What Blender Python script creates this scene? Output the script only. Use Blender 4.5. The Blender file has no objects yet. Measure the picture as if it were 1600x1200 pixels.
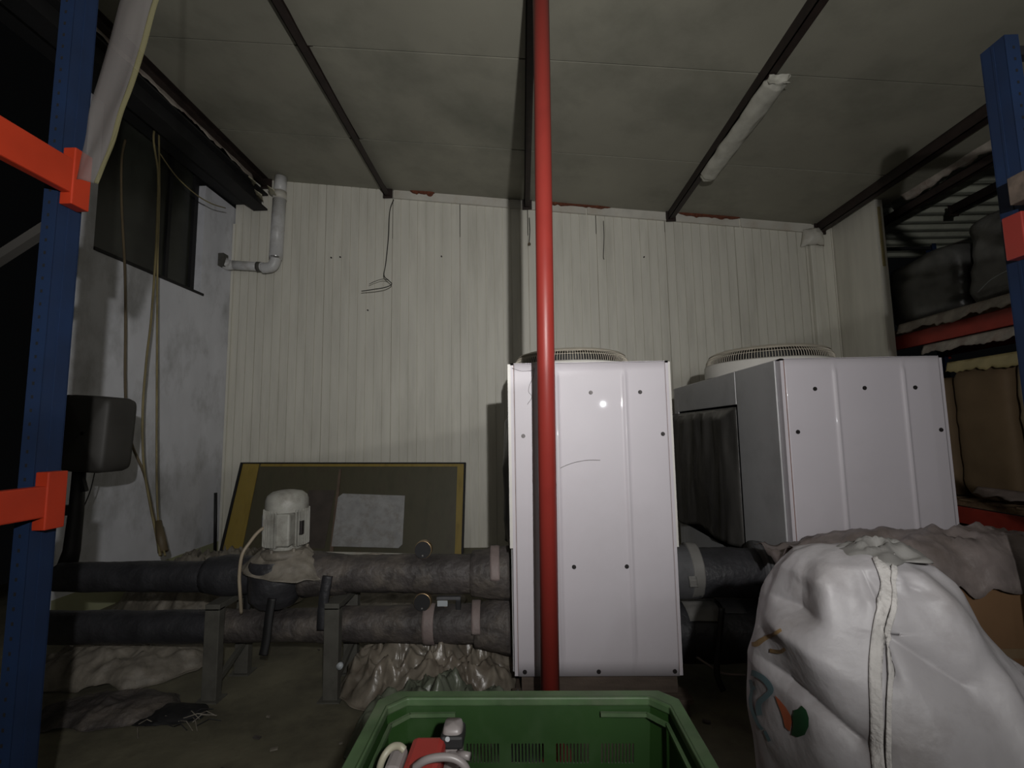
import bpy, bmesh, math, random
from mathutils import Vector, Matrix, noise
from mathutils.bvhtree import BVHTree

random.seed(7)
scene = bpy.context.scene
col = scene.collection
PI = math.pi

# ------------------------------------------------------------------ camera, light, exposure
F = 740.0                                   # focal length in pixels of a 1600 wide frame
CAM = Vector((0, 0, 1.65))
_Y = Vector((17, -75, -F)).normalized()
_Z = Vector((-110, 7276.4, -F)); _Z = (_Z - _Y * _Z.dot(_Y)).normalized()
_X = _Y.cross(_Z)
ROT = Matrix((_X, _Y, _Z))                  # camera axes -> world axes
cam_data = bpy.data.cameras.new('camera')
cam_data.sensor_width = 36
cam_data.lens = F / 1600 * 36
cam_data.clip_start = 0.02
cam = bpy.data.objects.new('camera', cam_data)
cam.matrix_world = Matrix.Translation(CAM) @ ROT.to_4x4()
col.objects.link(cam)
scene.camera = cam

world = bpy.data.worlds.new('world'); scene.world = world
world.use_nodes = True
world.node_tree.nodes['Background'].inputs[0].default_value = (0.9, 0.95, 1.0, 1)
world.node_tree.nodes['Background'].inputs[1].default_value = 0.0008

def spot(name, loc, target, power, size, blend, radius, color=(1, 1, 1)):
    l = bpy.data.lights.new(name, 'SPOT'); l.energy = power; l.spot_size = math.radians(size)
    l.spot_blend = blend; l.shadow_soft_size = radius; l.color = color
    o = bpy.data.objects.new(name, l); col.objects.link(o); o.location = loc
    o.rotation_euler = (Vector(target) - Vector(loc)).to_track_quat('-Z', 'Y').to_euler()
    return o
# light just behind the viewer, split into two added spots to widen its spread
LAMP = (0.32, -0.65, 2.12)
spot('key_spot', LAMP, (-3.4, 6.5, 3.3), 134, 116, 1.0, 0.025, (1.0, 0.985, 0.965))
spot('key_spot', LAMP, (2.1, 6.5, 3.9), 106, 114, 1.0, 0.025, (1.0, 0.985, 0.965))
spot('shadow_edge_spot', LAMP, (0.32-0.2126, -0.65+0.2126, 2.12+0.954), 48, 160, 0.03, 0.02, (1.0, 0.985, 0.95))  # added spot, its lower cone edge imitates a shadow edge across the walls
al = bpy.data.lights.new('fill_light', 'AREA'); al.shape = 'RECTANGLE'; al.size = 4.0; al.size_y = 2.0; al.energy = 13; al.color = (1.0, 0.97, 0.88)  # added fill behind the viewer, lifts the floor and the foreground
ao = bpy.data.objects.new('fill_light', al); col.objects.link(ao); ao.location = (0.3, -4.5, 3.6)
ao.rotation_euler = (Vector((0.3, 5.0, 1.2)) - Vector((0.3, -4.5, 3.6))).to_track_quat('-Z', 'Z').to_euler()
spot('glint_spot', (1.0, 0.0, 1.98), (0.7, 6.5, 2.2), 5, 120, 1.0, 0.02, (0.95, 0.97, 1.0))  # added spot, placed only for the sharp glint on the chiller

vs = scene.view_settings
vs.view_transform = 'Standard'; vs.look = 'None'; vs.gamma = 1.0; vs.use_curve_mapping = False
vs.exposure = 0.85

def at(px, py, Y):                          # point of the depth plane Y seen at a measured photo pixel
    d = ROT @ Vector(((px - 800) / F, -(py - 600) / F, -1))
    return CAM + d * (Y / d.y)
def ray(px, py): return (ROT @ Vector(((px - 800) / F, -(py - 600) / F, -1))).normalized()

# ------------------------------------------------------------------ materials
def mat(name, c, rough=0.6, metal=0.0, var=0.15, scale=6.0, bump=0.0, bscale=40.0, dirt=None, dirt_amt=0.0,
        dirt_scale=2.0, stretch=(1, 1, 1), alpha=1.0, trans=0.0, coat=0.0):
    m = bpy.data.materials.new(name); m.use_nodes = True
    nt = m.node_tree; N = nt.nodes; L = nt.links
    b = N['Principled BSDF']
    b.inputs['Roughness'].default_value = rough; b.inputs['Metallic'].default_value = metal
    b.inputs['Alpha'].default_value = alpha; b.inputs['Transmission Weight'].default_value = trans
    b.inputs['Coat Weight'].default_value = coat; b.inputs['Coat Roughness'].default_value = 0.05
    tc = N.new('ShaderNodeTexCoord'); mp = N.new('ShaderNodeMapping'); mp.inputs['Scale'].default_value = stretch
    L.new(tc.outputs['Object'], mp.inputs['Vector'])
    n = N.new('ShaderNodeTexNoise'); n.inputs['Scale'].default_value = scale; n.inputs['Detail'].default_value = 8
    L.new(mp.outputs[0], n.inputs['Vector'])
    r = N.new('ShaderNodeValToRGB')
    lo = [max(0, x * (1 - var)) for x in c]; hi = [min(1, x * (1 + var)) for x in c]
    r.color_ramp.elements[0].color = (*lo, 1); r.color_ramp.elements[1].color = (*hi, 1)
    r.color_ramp.elements[0].position = 0.3; r.color_ramp.elements[1].position = 0.7
    L.new(n.outputs['Fac'], r.inputs['Fac'])
    out = r.outputs['Color']
    if dirt:
        n2 = N.new('ShaderNodeTexNoise'); n2.inputs['Scale'].default_value = dirt_scale
        n2.inputs['Detail'].default_value = 10; n2.inputs['Roughness'].default_value = 0.65
        L.new(mp.outputs[0], n2.inputs['Vector'])
        r2 = N.new('ShaderNodeValToRGB')
        r2.color_ramp.elements[0].position = 0.48; r2.color_ramp.elements[1].position = 0.72
        L.new(n2.outputs['Fac'], r2.inputs['Fac'])
        mul = N.new('ShaderNodeMath'); mul.operation = 'MULTIPLY'; mul.inputs[1].default_value = dirt_amt
        L.new(r2.outputs['Color'], mul.inputs[0])
        mx = N.new('ShaderNodeMix'); mx.data_type = 'RGBA'
        L.new(mul.outputs[0], mx.inputs['Factor']); L.new(out, mx.inputs['A'])
        mx.inputs['B'].default_value = (*dirt, 1)
        out = mx.outputs['Result']
    L.new(out, b.inputs['Base Color'])
    if bump:
        n3 = N.new('ShaderNodeTexNoise'); n3.inputs['Scale'].default_value = bscale; n3.inputs['Detail'].default_value = 6
        L.new(tc.outputs['Object'], n3.inputs['Vector'])
        bp = N.new('ShaderNodeBump'); bp.inputs['Strength'].default_value = bump; bp.inputs['Distance'].default_value = 0.02
        L.new(n3.outputs['Fac'], bp.inputs['Height']); L.new(bp.outputs[0], b.inputs['Normal'])
    return m

M = {}
M['panel'] = mat('cream_panel', (0.72, 0.70, 0.62), 0.5, var=0.07, scale=2.2, dirt=(0.26, 0.24, 0.18), dirt_amt=0.22, dirt_scale=2.4, stretch=(3, 3, 0.35))
M['trim'] = mat('cream_flashing', (0.62, 0.60, 0.54), 0.5, var=0.1, dirt=(0.3, 0.22, 0.14), dirt_amt=0.5, dirt_scale=3)
M['foam'] = mat('rust_foam', (0.16, 0.05, 0.025), 0.9, var=0.4, scale=30, bump=0.5)
M['plaster'] = mat('white_plaster', (0.68, 0.69, 0.74), 0.8, var=0.08, scale=3, bump=0.12, bscale=9, dirt=(0.2, 0.2, 0.19), dirt_amt=0.6, dirt_scale=2.2, stretch=(1, 1, 0.6))
M['wallshade'] = mat('olive_wall_shade', (0.34, 0.35, 0.22), 0.7, var=0.1, scale=3)  # shade at the wall foot, put into an olive colour
M['ceil'] = mat('ceiling_sheet', (0.31, 0.30, 0.245), 0.6, var=0.1, scale=1.1, dirt=(0.10, 0.11, 0.085), dirt_amt=0.5, dirt_scale=0.9)
M['purlin'] = mat('dark_brown_steel', (0.022, 0.013, 0.011), 0.6, var=0.4, scale=9)
M['blacksteel'] = mat('black_steel', (0.008, 0.008, 0.009), 0.7, var=0.3)
M['floor'] = mat('dirty_concrete', (0.135, 0.125, 0.085), 0.8, var=0.25, scale=2.5, bump=0.4, bscale=8, dirt=(0.045, 0.04, 0.03), dirt_amt=0.8, dirt_scale=2.2)
M['slab'] = mat('pale_concrete', (0.17, 0.16, 0.11), 0.8, var=0.2, scale=3, bump=0.3, bscale=9)
M['white'] = mat('white_enamel', (0.61, 0.575, 0.615), 0.5, coat=0.35, var=0.02, scale=3, dirt=(0.48, 0.45, 0.47), dirt_amt=0.3, dirt_scale=1.6)
M['grey_enamel'] = mat('grey_enamel', (0.46, 0.46, 0.47), 0.35, var=0.05, scale=3, dirt=(0.2, 0.2, 0.2), dirt_amt=0.4, dirt_scale=2)
M['cord'] = mat('pale_cord', (0.25, 0.24, 0.18), 0.5)
M['cream'] = mat('cream_plastic', (0.58, 0.53, 0.44), 0.5, var=0.08, scale=8)
M['shroud'] = mat('white_shroud', (0.66, 0.64, 0.60), 0.4, var=0.05)
M['foil'] = mat('black_foil', (0.06, 0.057, 0.053), 0.36, var=0.45, scale=7, stretch=(1, 1, 0.25), bump=0.25, bscale=14)
M['screw'] = mat('dark_screw', (0.05, 0.045, 0.045), 0.4, 0.6)
M['rustline'] = mat('rusty_seam', (0.26, 0.15, 0.12), 0.7, var=0.3, scale=20)
M['red'] = mat('red_paint', (0.30, 0.034, 0.026), 0.42, var=0.12, scale=5, dirt=(0.2, 0.03, 0.02), dirt_amt=0.5, dirt_scale=5)
M['orange'] = mat('orange_red_paint', (0.36, 0.030, 0.009), 0.45, var=0.1)
M['darkred'] = mat('dusty_red_paint', (0.34, 0.035, 0.022), 0.55, var=0.2)
M['blue'] = mat('blue_paint', (0.002, 0.014, 0.050), 0.7, var=0.25, scale=4)
M['hole'] = mat('hole_black', (0.003, 0.003, 0.004), 0.9)
M['lag'] = mat('pipe_lagging', (0.055, 0.048, 0.046), 0.6, var=0.5, scale=6, bump=0.8, bscale=20, dirt=(0.17, 0.145, 0.12), dirt_amt=0.7, dirt_scale=5)
M['lag_dark'] = mat('black_lagging', (0.03, 0.03, 0.034), 0.5, var=0.35, scale=7, bump=0.4, bscale=25)
M['lag_grey'] = mat('grey_lagging', (0.085, 0.085, 0.09), 0.6, var=0.25, scale=5, bump=0.3, bscale=15)
M['tape'] = mat('dusty_tape', (0.22, 0.175, 0.165), 0.6, var=0.15, scale=9, bump=0.2)
M['greytape'] = mat('grey_tape', (0.17, 0.165, 0.155), 0.6, var=0.15, scale=9)
M['stand'] = mat('stand_steel', (0.085, 0.082, 0.07), 0.7, var=0.2, scale=8, dirt=(0.04, 0.035, 0.03), dirt_amt=0.6, dirt_scale=7)
M['motor'] = mat('motor_paint', (0.36, 0.355, 0.32), 0.5, var=0.12, scale=14, dirt=(0.14, 0.125, 0.10), dirt_amt=0.7, dirt_scale=9)
M['rag'] = mat('dusty_wrap', (0.19, 0.17, 0.14), 0.6, var=0.3, scale=12, bump=0.4, bscale=25)
M['sheet'] = mat('dirty_plastic_sheet', (0.20, 0.175, 0.14), 0.3, var=0.4, scale=6, bump=0.25, bscale=18, dirt=(0.075, 0.05, 0.035), dirt_amt=0.7, dirt_scale=4)
M['greensheet'] = mat('greenish_film', (0.12, 0.135, 0.10), 0.33, var=0.3, scale=6, bump=0.25, bscale=18)
M['black'] = mat('black_rubber', (0.012, 0.012, 0.013), 0.6, var=0.2)
M['blackbox'] = mat('black_box', (0.035, 0.033, 0.03), 0.6, var=0.3, scale=3)
M['brass'] = mat('dull_brass', (0.35, 0.25, 0.14), 0.4, 0.7)
M['label'] = mat('silver_label', (0.40, 0.43, 0.45), 0.4, var=0.05)
M['pvc'] = mat('white_pvc', (0.62, 0.62, 0.62), 0.4, var=0.05, scale=5, dirt=(0.25, 0.22, 0.18), dirt_amt=0.5, dirt_scale=6)
M['chrome'] = mat('clamp_metal', (0.6, 0.6, 0.6), 0.25, 0.8)
M['beige'] = mat('beige_cable', (0.36, 0.30, 0.22), 0.5)
M['yellowcable'] = mat('dusty_yellow_cable', (0.23, 0.19, 0.09), 0.6, var=0.3, scale=5)
M['browncable'] = mat('dusty_brown_cable', (0.12, 0.09, 0.05), 0.6, var=0.25, scale=4)
M['yellow'] = mat('yellow_edge_wood', (0.33, 0.235, 0.045), 0.6, var=0.25, scale=4, stretch=(3, 3, 0.6), dirt=(0.13, 0.10, 0.04), dirt_amt=0.6, dirt_scale=4)
M['board'] = mat('dark_olive_board', (0.085, 0.078, 0.045), 0.55, var=0.2, scale=2, stretch=(3, 3, 1), dirt=(0.05, 0.035, 0.025), dirt_amt=0.6, dirt_scale=2)
M['boardpatch'] = mat('faded_patch', (0.075, 0.06, 0.05), 0.6, var=0.2)
M['batten'] = mat('thin_batten', (0.15, 0.105, 0.075), 0.7, var=0.2, scale=6)
M['paper'] = mat('stained_paper', (0.38, 0.38, 0.38), 0.8, var=0.15, scale=9, dirt=(0.22, 0.19, 0.15), dirt_amt=0.6, dirt_scale=10)
M['darkglass'] = mat('dusty_dark_glass', (0.03, 0.032, 0.026), 0.3, var=0.3, scale=3)
M['tornfoil'] = mat('torn_foil', (0.36, 0.32, 0.28), 0.35, var=0.3, scale=8, bump=0.3, dirt=(0.16, 0.08, 0.06), dirt_amt=0.7, dirt_scale=5)
M['palefoil'] = mat('pale_foil', (0.62, 0.58, 0.42), 0.4, var=0.25, scale=12)
M['lampcover'] = mat('dusty_lamp_cover', (0.50, 0.49, 0.43), 0.45, var=0.1, scale=14, stretch=(1, 1, 1), bump=0.15, bscale=12)
M['corr'] = mat('galvanised_sheet', (0.78, 0.80, 0.66), 0.5, 0.1, var=0.2, scale=2, dirt=(0.15, 0.15, 0.12), dirt_amt=0.6, dirt_scale=2)
M['wrapblack'] = mat('black_stretch_wrap', (0.07, 0.07, 0.066), 0.3, var=0.4, scale=5, bump=0.35, bscale=9)
M['card'] = mat('brown_cardboard', (0.20, 0.135, 0.075), 0.75, var=0.1, scale=4)
M['card2'] = mat('tan_cardboard', (0.34, 0.265, 0.17), 0.75, var=0.1, scale=4)
M['card3'] = mat('deep_brown_cardboard', (0.19, 0.105, 0.05), 0.75, var=0.1, scale=4)
M['packtape'] = mat('yellow_packing_tape', (0.42, 0.35, 0.17), 0.3, var=0.15)
M['pinkfilm'] = mat('dusty_pinkish_film', (0.22, 0.185, 0.175), 0.4, var=0.25, scale=9, bump=0.4, bscale=15, dirt=(0.14, 0.11, 0.09), dirt_amt=0.6, dirt_scale=6)
M['bag'] = mat('white_woven_bag', (0.37, 0.355, 0.365), 0.5, var=0.07, scale=7, bump=0.55, bscale=7, dirt=(0.19, 0.17, 0.16), dirt_amt=0.7, dirt_scale=4.2)
M['seam'] = mat('bag_seam_webbing', (0.50, 0.48, 0.46), 0.7, var=0.12, scale=25, bump=0.4, bscale=90)
M['stain'] = mat('ochre_stain', (0.22, 0.14, 0.06), 0.8, var=0.35, scale=25)
M['teal'] = mat('teal_print', (0.10, 0.17, 0.19), 0.6, var=0.15)
M['orangeprint'] = mat('orange_print', (0.40, 0.10, 0.04), 0.6, var=0.2)
M['greenprint'] = mat('green_print', (0.010, 0.055, 0.02), 0.5, var=0.2)
M['crate'] = mat('green_plastic', (0.012, 0.038, 0.007), 0.45, var=0.15, scale=5, dirt=(0.05, 0.08, 0.04), dirt_amt=0.4, dirt_scale=7)
M['craterim'] = mat('scuffed_green_plastic', (0.045, 0.085, 0.035), 0.5, var=0.3, scale=14, dirt=(0.11, 0.13, 0.085), dirt_amt=0.6, dirt_scale=9)
M['toolred'] = mat('red_tool_plastic', (0.28, 0.025, 0.02), 0.35, var=0.08)
M['toolwhite'] = mat('grey_white_plastic', (0.20, 0.18, 0.175), 0.4, var=0.06)
M['wood'] = mat('rough_pallet_wood', (0.20, 0.13, 0.075), 0.8, var=0.25, scale=5, stretch=(1, 6, 6), bump=0.2)
M['greywood'] = mat('old_grey_wood', (0.10, 0.075, 0.058), 0.8, var=0.25, scale=5, stretch=(1, 6, 6), bump=0.2)
M['strapfilm'] = mat('cloudy_film', (0.085, 0.078, 0.074), 0.8, var=0.1, scale=4, alpha=0.5)
M['film2'] = mat('cloudy_yellow_film', (0.10, 0.09, 0.04), 0.8, var=0.1, scale=4, alpha=0.45)
M['bluebox'] = mat('blue_plastic', (0.03, 0.09, 0.45), 0.4)
M['greenbox'] = mat('green_bottle_crate', (0.04, 0.22, 0.08), 0.4)
M['whitetrim'] = mat('pale_strip', (0.5, 0.5, 0.5), 0.5)

# ------------------------------------------------------------------ builders
ORG = {}
def wo(o):
    return ORG.get(o.name, Vector((0, 0, 0))) if o else Vector((0, 0, 0))
def tag(o, label=None, cat=None, group=None, kind=None):
    if label: o['label'] = label
    if cat: o['category'] = cat
    if group: o['group'] = group
    if kind: o['kind'] = kind
    return o
def thing(name, label, cat, loc=(0, 0, 0), group=None):
    o = bpy.data.objects.new(name, None); col.objects.link(o); o.location = loc
    o.empty_display_size = 0.1
    ORG[o.name] = Vector(loc)
    return tag(o, label, cat, group)
class MB:
    def __init__(s): s.v = []; s.f = []
    def add(s, vs_, fs):
        n = len(s.v); s.v += [Vector(p) for p in vs_]; s.f += [tuple(i + n for i in f) for f in fs]; return s
    def box(s, a, b):
        x0, y0, z0 = a; x1, y1, z1 = b
        return s.add([(x0,y0,z0),(x1,y0,z0),(x1,y1,z0),(x0,y1,z0),(x0,y0,z1),(x1,y0,z1),(x1,y1,z1),(x0,y1,z1)],
                     [(0,3,2,1),(4,5,6,7),(0,1,5,4),(1,2,6,5),(2,3,7,6),(3,0,4,7)])
    def bar(s, p, q, w, h, up=(0, 0, 1)):       # box beam from p to q
        p = Vector(p); q = Vector(q); d = (q - p).normalized(); sd = d.cross(Vector(up))
        if sd.length < 1e-4: sd = d.cross(Vector((0, 1, 0)))
        sd.normalize(); u = sd.cross(d)
        c = [(-w/2,-h/2),(w/2,-h/2),(w/2,h/2),(-w/2,h/2)]
        vv = [p + sd*a + u*b for a, b in c] + [q + sd*a + u*b for a, b in c]
        return s.add(vv, [(0,3,2,1),(4,5,6,7),(0,1,5,4),(1,2,6,5),(2,3,7,6),(3,0,4,7)])
    def tube(s, pts, r, n=10, cap=True):
        pts = [Vector(p) for p in pts]; m = len(pts)
        rs = r if isinstance(r, (list, tuple)) else [r] * m
        base = len(s.v); prev = None
        for i, p in enumerate(pts):
            d = (pts[min(i+1, m-1)] - pts[max(i-1, 0)]).normalized()
            if prev is None:
                a = Vector((0, 0, 1)) if abs(d.z) < 0.9 else Vector((1, 0, 0))
                prev = d.cross(a).normalized()
            prev = (prev - d * prev.dot(d)).normalized(); b = d.cross(prev)
            for k in range(n):
                t = 2*PI*k/n; s.v.append(p + (prev*math.cos(t) + b*math.sin(t)) * rs[i])
        for i in range(m-1):
            for k in range(n):
                a = base+i*n+k; b_ = base+i*n+(k+1) % n
                s.f.append((a, b_, b_+n, a+n))
        if cap:
            s.f.append(tuple(base+k for k in range(n))[::-1]); s.f.append(tuple(base+(m-1)*n+k for k in range(n)))
        return s
    def cyl(s, p, q, r, n=16, r2=None): return s.tube([p, q], [r, r if r2 is None else r2], n)
    def lathe(s, c, prof, n=32):               # prof (r, z) about vertical axis at c
        base = len(s.v); c = Vector(c)
        for r, z in prof:
            for k in range(n):
                t = 2*PI*k/n; s.v.append(c + Vector((r*math.cos(t), r*math.sin(t), z)))
        for i in range(len(prof)-1):
            for k in range(n):
                a = base+i*n+k; b = base+i*n+(k+1) % n; s.f.append((a, b, b+n, a+n))
        return s
    def quadgrid(s, fn, nu, nv, closed=False):
        base = len(s.v)
        for j in range(nv+1):
            for i in range(nu + (0 if closed else 1)): s.v.append(Vector(fn(i/nu, j/nv)))
        w = nu if closed else nu+1
        for j in range(nv):
            for i in range(nu):
                a = base+j*w+i; b = base+j*w+(i+1) % w if closed else a+1
                s.f.append((a, b, b+w, a+w))
        return s
    def build(s, name, m, parent=None, smooth=False, bevel=0, solid=0, sub=0, kind=None, label=None, origin=None):
        o3 = wo(parent) if parent else (Vector(origin) if origin else Vector((0, 0, 0)))
        me = bpy.data.meshes.new(name); me.from_pydata([p - o3 for p in s.v], [], s.f)
        bm = bmesh.new(); bm.from_mesh(me); bmesh.ops.recalc_face_normals(bm, faces=bm.faces); bm.to_mesh(me); bm.free()
        me.materials.append(M[m]); me.validate()
        if smooth: me.polygons.foreach_set('use_smooth', [True]*len(me.polygons))
        o = bpy.data.objects.new(name, me); col.objects.link(o)
        if parent: o.parent = parent
        else: o.location = o3
        ORG[o.name] = o3
        if solid:
            md = o.modifiers.new('solid', 'SOLIDIFY'); md.thickness = solid; md.offset = 0
        if sub:
            md = o.modifiers.new('sub', 'SUBSURF'); md.levels = sub; md.render_levels = sub
        if bevel:
            md = o.modifiers.new('bevel', 'BEVEL'); md.width = bevel; md.segments = 2; md.limit_method = 'ANGLE'
        if kind: o['kind'] = kind
        if label: o['label'] = label
        return o
def box(a, b): return MB().box(a, b)
def copy_tree(o, parent=None):
    c = o.copy(); col.objects.link(c); c.parent = parent; ORG[c.name] = wo(o)
    for ch in list(o.children): copy_tree(ch, c)
    return c
def spline(pts, n=8):                          # Catmull-Rom through points
    pts = [Vector(p) for p in pts]; out = []
    for i in range(len(pts)-1):
        p0 = pts[max(i-1, 0)]; p1 = pts[i]; p2 = pts[i+1]; p3 = pts[min(i+2, len(pts)-1)]
        for k in range(n):
            t = k/n
            out.append(0.5*((2*p1)+(p2-p0)*t+(2*p0-5*p1+4*p2-p3)*t*t+(3*p1-p0-3*p2+p3)*t**3))
    out.append(pts[-1]); return out
def nz(x, y=0.0, z=0.0): return noise.noise(Vector((x, y, z)))
def fold(x, y, z=0.0):                        # sharp creases, 0..1
    v = Vector((x, y, z))
    return 1 - abs(noise.noise(v)*1.7) * 1.0 - abs(noise.noise(v*2.3 + Vector((5, 3, 1)))) * 0.45

D = 6.5            # back wall
XL = -4.13         # left wall
XR = 4.40          # right stub wall
ZC = lambda x: 4.975 - 0.1126*x      # ceiling height

# ------------------------------------------------------------------ setting
fl = box((-6.0, 2.46, -0.12), (6.8, 9.2, 0.0)).build('floor', 'floor'); fl['kind'] = 'structure'
box((-6.0, -3.0, -0.12), (6.8, 2.445, 0.004)).build('slab', 'slab', fl)

# back wall: ribbed sandwich panels, each its own part
wb = box((XL, D+0.02, 0), (XR+0.1, D+0.09, 4.44)).build('wall_back', 'trim'); wb['kind'] = 'structure'
edges = [XL+0.01, -3.76, -2.79, -1.82, -0.85, 0.12, 1.09, 2.06, 3.03, 4.0, XR-0.01]
for a, b in zip(edges[:-1], edges[1:]):
    prof = [(a+0.003, D+0.02), (a+0.006, D)]
    x = (math.floor(a/0.1213)+1)*0.1213
    while x < b-0.02:
        if x > a+0.03: prof += [(x-0.005, D), (x-0.003, D+0.013), (x+0.003, D+0.013), (x+0.005, D)]
        x += 0.1213
    prof += [(b-0.006, D), (b-0.003, D+0.02)]
    mb = MB(); n = len(prof)
    mb.add([(x, y, 0.0) for x, y in prof] + [(x, y, ZC(x)-0.005) for x, y in prof],
           [(i, i+1, i+1+n, i+n) for i in range(n-1)])
    mb.build('panel', 'panel', wb)
# flashing and foam along the top of the back wall
fx = [(-1.80, -0.15), (-0.13, 0.95), (0.97, 2.13), (2.15, 3.1), (3.12, 4.1)]
tr = thing('wall_flashing', 'cream angle flashing strip along the top of the ribbed back wall', 'flashing', (0, D, 4.6))
for a, b in fx:
    mb = MB()
    for y0, y1, d0, d1 in ((D-0.016, D-0.002, -0.135, -0.012), (D-0.035, D-0.002, -0.15, -0.135)):
        mb.add([(a, y0, ZC(a)+d0), (b, y0, ZC(b)+d0), (b, y1, ZC(b)+d0), (a, y1, ZC(a)+d0),
                (a, y0, ZC(a)+d1), (b, y0, ZC(b)+d1), (b, y1, ZC(b)+d1), (a, y1, ZC(a)+d1)],
               [(0,3,2,1),(4,5,6,7),(0,1,5,4),(1,2,6,5),(2,3,7,6),(3,0,4,7)])
    mb.build('flashing_strip', 'trim', tr)
def foam(a, b, h, lab):
    mb = MB(); n = 26
    def fn(u, v):
        x = a+(b-a)*u; hh = h*(0.45+0.55*abs(nz(x*9, 3)*1.6)+0.2*nz(x*31))*min(1, 8*u, 8*(1-u))
        return (x, D-0.05+0.035*v*v - 0.006*nz(x*20, v*5), ZC(x)-0.004-hh*v)
    mb.quadgrid(fn, n, 5)
    o = mb.build('foam_filler', 'foam', None, True, solid=0.012, origin=((a+b)/2, D, ZC(a))); tag(o, lab, 'foam')
foam(-1.58, -1.20, 0.085, 'short rust brown foam patch at ceiling left of the red pole')
foam(0.20, 1.35, 0.07, 'long rust brown foam line at ceiling just right of the red pole')
foam(2.22, 3.15, 0.075, 'dark brown foam line at ceiling right of the wrapped lamp')

# left wall with window opening
wy0, wy1, wz0, wz1 = 4.34, 5.87, 3.50, 5.10
wl = MB()
for (ya, yb, za, zb) in ((4.2, wy0, 0, 5.2), (wy1, D+0.1, 0, 4.95), (wy0, wy1, 0, wz0), (wy0, wy1, wz1, 5.2)):
    wl.box((XL-0.2, ya, za), (XL, yb, zb))
wlo = wl.build('wall_left', 'plaster'); wlo['kind'] = 'structure'
box((XL-0.001, 4.2, 0), (XL+0.006, D-0.002, 0.25)).build('foot_shade', 'wallshade', wlo)  # olive strip stands in for the shade low on the left wall
tl = thing('window_1', 'dark dusty window high in the white left wall', 'window', (XL-0.1, 5.07, wz0)); tl['kind'] = 'structure'
mb = MB()
for a, b in (((XL-0.15, wy0, wz0), (XL-0.09, wy0+0.07, wz1)), ((XL-0.15, wy1-0.07, wz0), (XL-0.09, wy1, wz1)),
             ((XL-0.15, wy0, wz0), (XL-0.09, wy1, wz0+0.05)), ((XL-0.15, 5.38, wz0), (XL-0.10, 5.43, wz1))): mb.box(a, b)
mb.build('frame', 'blacksteel', tl)
box((XL-0.135, wy0, wz0), (XL-0.125, wy1, wz1)).build('pane', 'darkglass', tl)
box((XL-0.09, wy0, wz0-0.03), (XL+0.015, wy1+0.05, wz0+0.002)).build('sill', 'blacksteel', tl, bevel=0.004)
# corner bead and vertical seam at the left corner
box((XL+0.004, D-0.03, 0.0), (XL+0.035, D-0.004, 4.7)).build('trim_1', 'panel')['kind'] = 'structure'

# right stub wall, with exposed foam edge
wr = MB(); wr.add([(XR, 5.72, 0), (XR+0.1, 5.72, 0), (XR+0.1, D+0.1, 0), (XR, D+0.1, 0),
                   (XR, 5.72, ZC(XR)-0.01), (XR+0.1, 5.72, ZC(XR)-0.01), (XR+0.1, D+0.1, ZC(XR)-0.01), (XR, D+0.1, ZC(XR)-0.01)],
                  [(0,3,2,1),(4,5,6,7),(0,1,5,4),(1,2,6,5),(2,3,7,6),(3,0,4,7)])
wro = wr.build('wall_right', 'panel'); wro['kind'] = 'structure'
box((XR+0.035, 5.712, 3.6), (XR+0.07, 5.722, ZC(XR)-0.12)).build('foam_core', 'packtape', wro)
mb = MB(); mb.tube([(4.22, D-0.05, 0.1), (4.22, D-0.05, 4.2)], 0.035, 12)
vp = thing('corner_duct', 'cream vertical cable duct near the right end of the back wall', 'duct', (4.1, D-0.05, 0.0))
box((4.03, D-0.075, 0.0), (4.10, D-0.004, 4.18)).build('duct', 'panel', vp, bevel=0.01)
mb = MB(); mb.quadgrid(lambda u, v: (4.08+0.16*math.cos(PI*u)*(1-0.3*v), D-0.03-0.13*math.sin(PI*u)*(0.5+0.5*math.sin(PI*v))+0.02*nz(u*6, v*5), 4.16+0.24*v+0.02*nz(u*8, v*6, 2)), 20, 10)
mb.build('wrap', 'trim', vp, True, solid=0.006)

# ceiling of wide sheets with open joints
ce = MB()
ce.add([(XL-0.0, -2.6, ZC(XL)+0.09), (4.72, -2.6, ZC(4.72)+0.09), (4.72, D+0.1, ZC(4.72)+0.09), (XL, D+0.1, ZC(XL)+0.09),
        (XL-0.0, -2.6, ZC(XL)+0.12), (4.72, -2.6, ZC(4.72)+0.12), (4.72, D+0.1, ZC(4.72)+0.12), (XL, D+0.1, ZC(XL)+0.12)],
       [(0,3,2,1),(4,5,6,7),(0,1,5,4),(1,2,6,5),(2,3,7,6),(3,0,4,7)])
ceo = ce.build('ceiling', 'blacksteel'); ceo['kind'] = 'structure'
ys = [-2.6, -1.45, -0.2, 1.15, 2.55, 3.90, 5.27, D+0.02]
for k in range(len(ys)-1):
    xa, xb = -3.62, 4.66
    sk = 0.12
    def yy(x, y): return y - sk*(x/8)*(1 if y < D else 0)
    mb = MB(); ns = 16
    g = 0.008
    def fn(u, v, y0=ys[k]+g, y1=ys[k+1]-g):
        x = xa+(xb-xa)*u
        return (x, yy(x, y0)*(1-v)+yy(x, y1)*v, ZC(x)+0.006*nz(x*0.8, y0+v, k))
    mb.quadgrid(fn, ns, 6)
    mb.build('sheet', 'ceil', ceo, False, solid=0.04)

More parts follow.
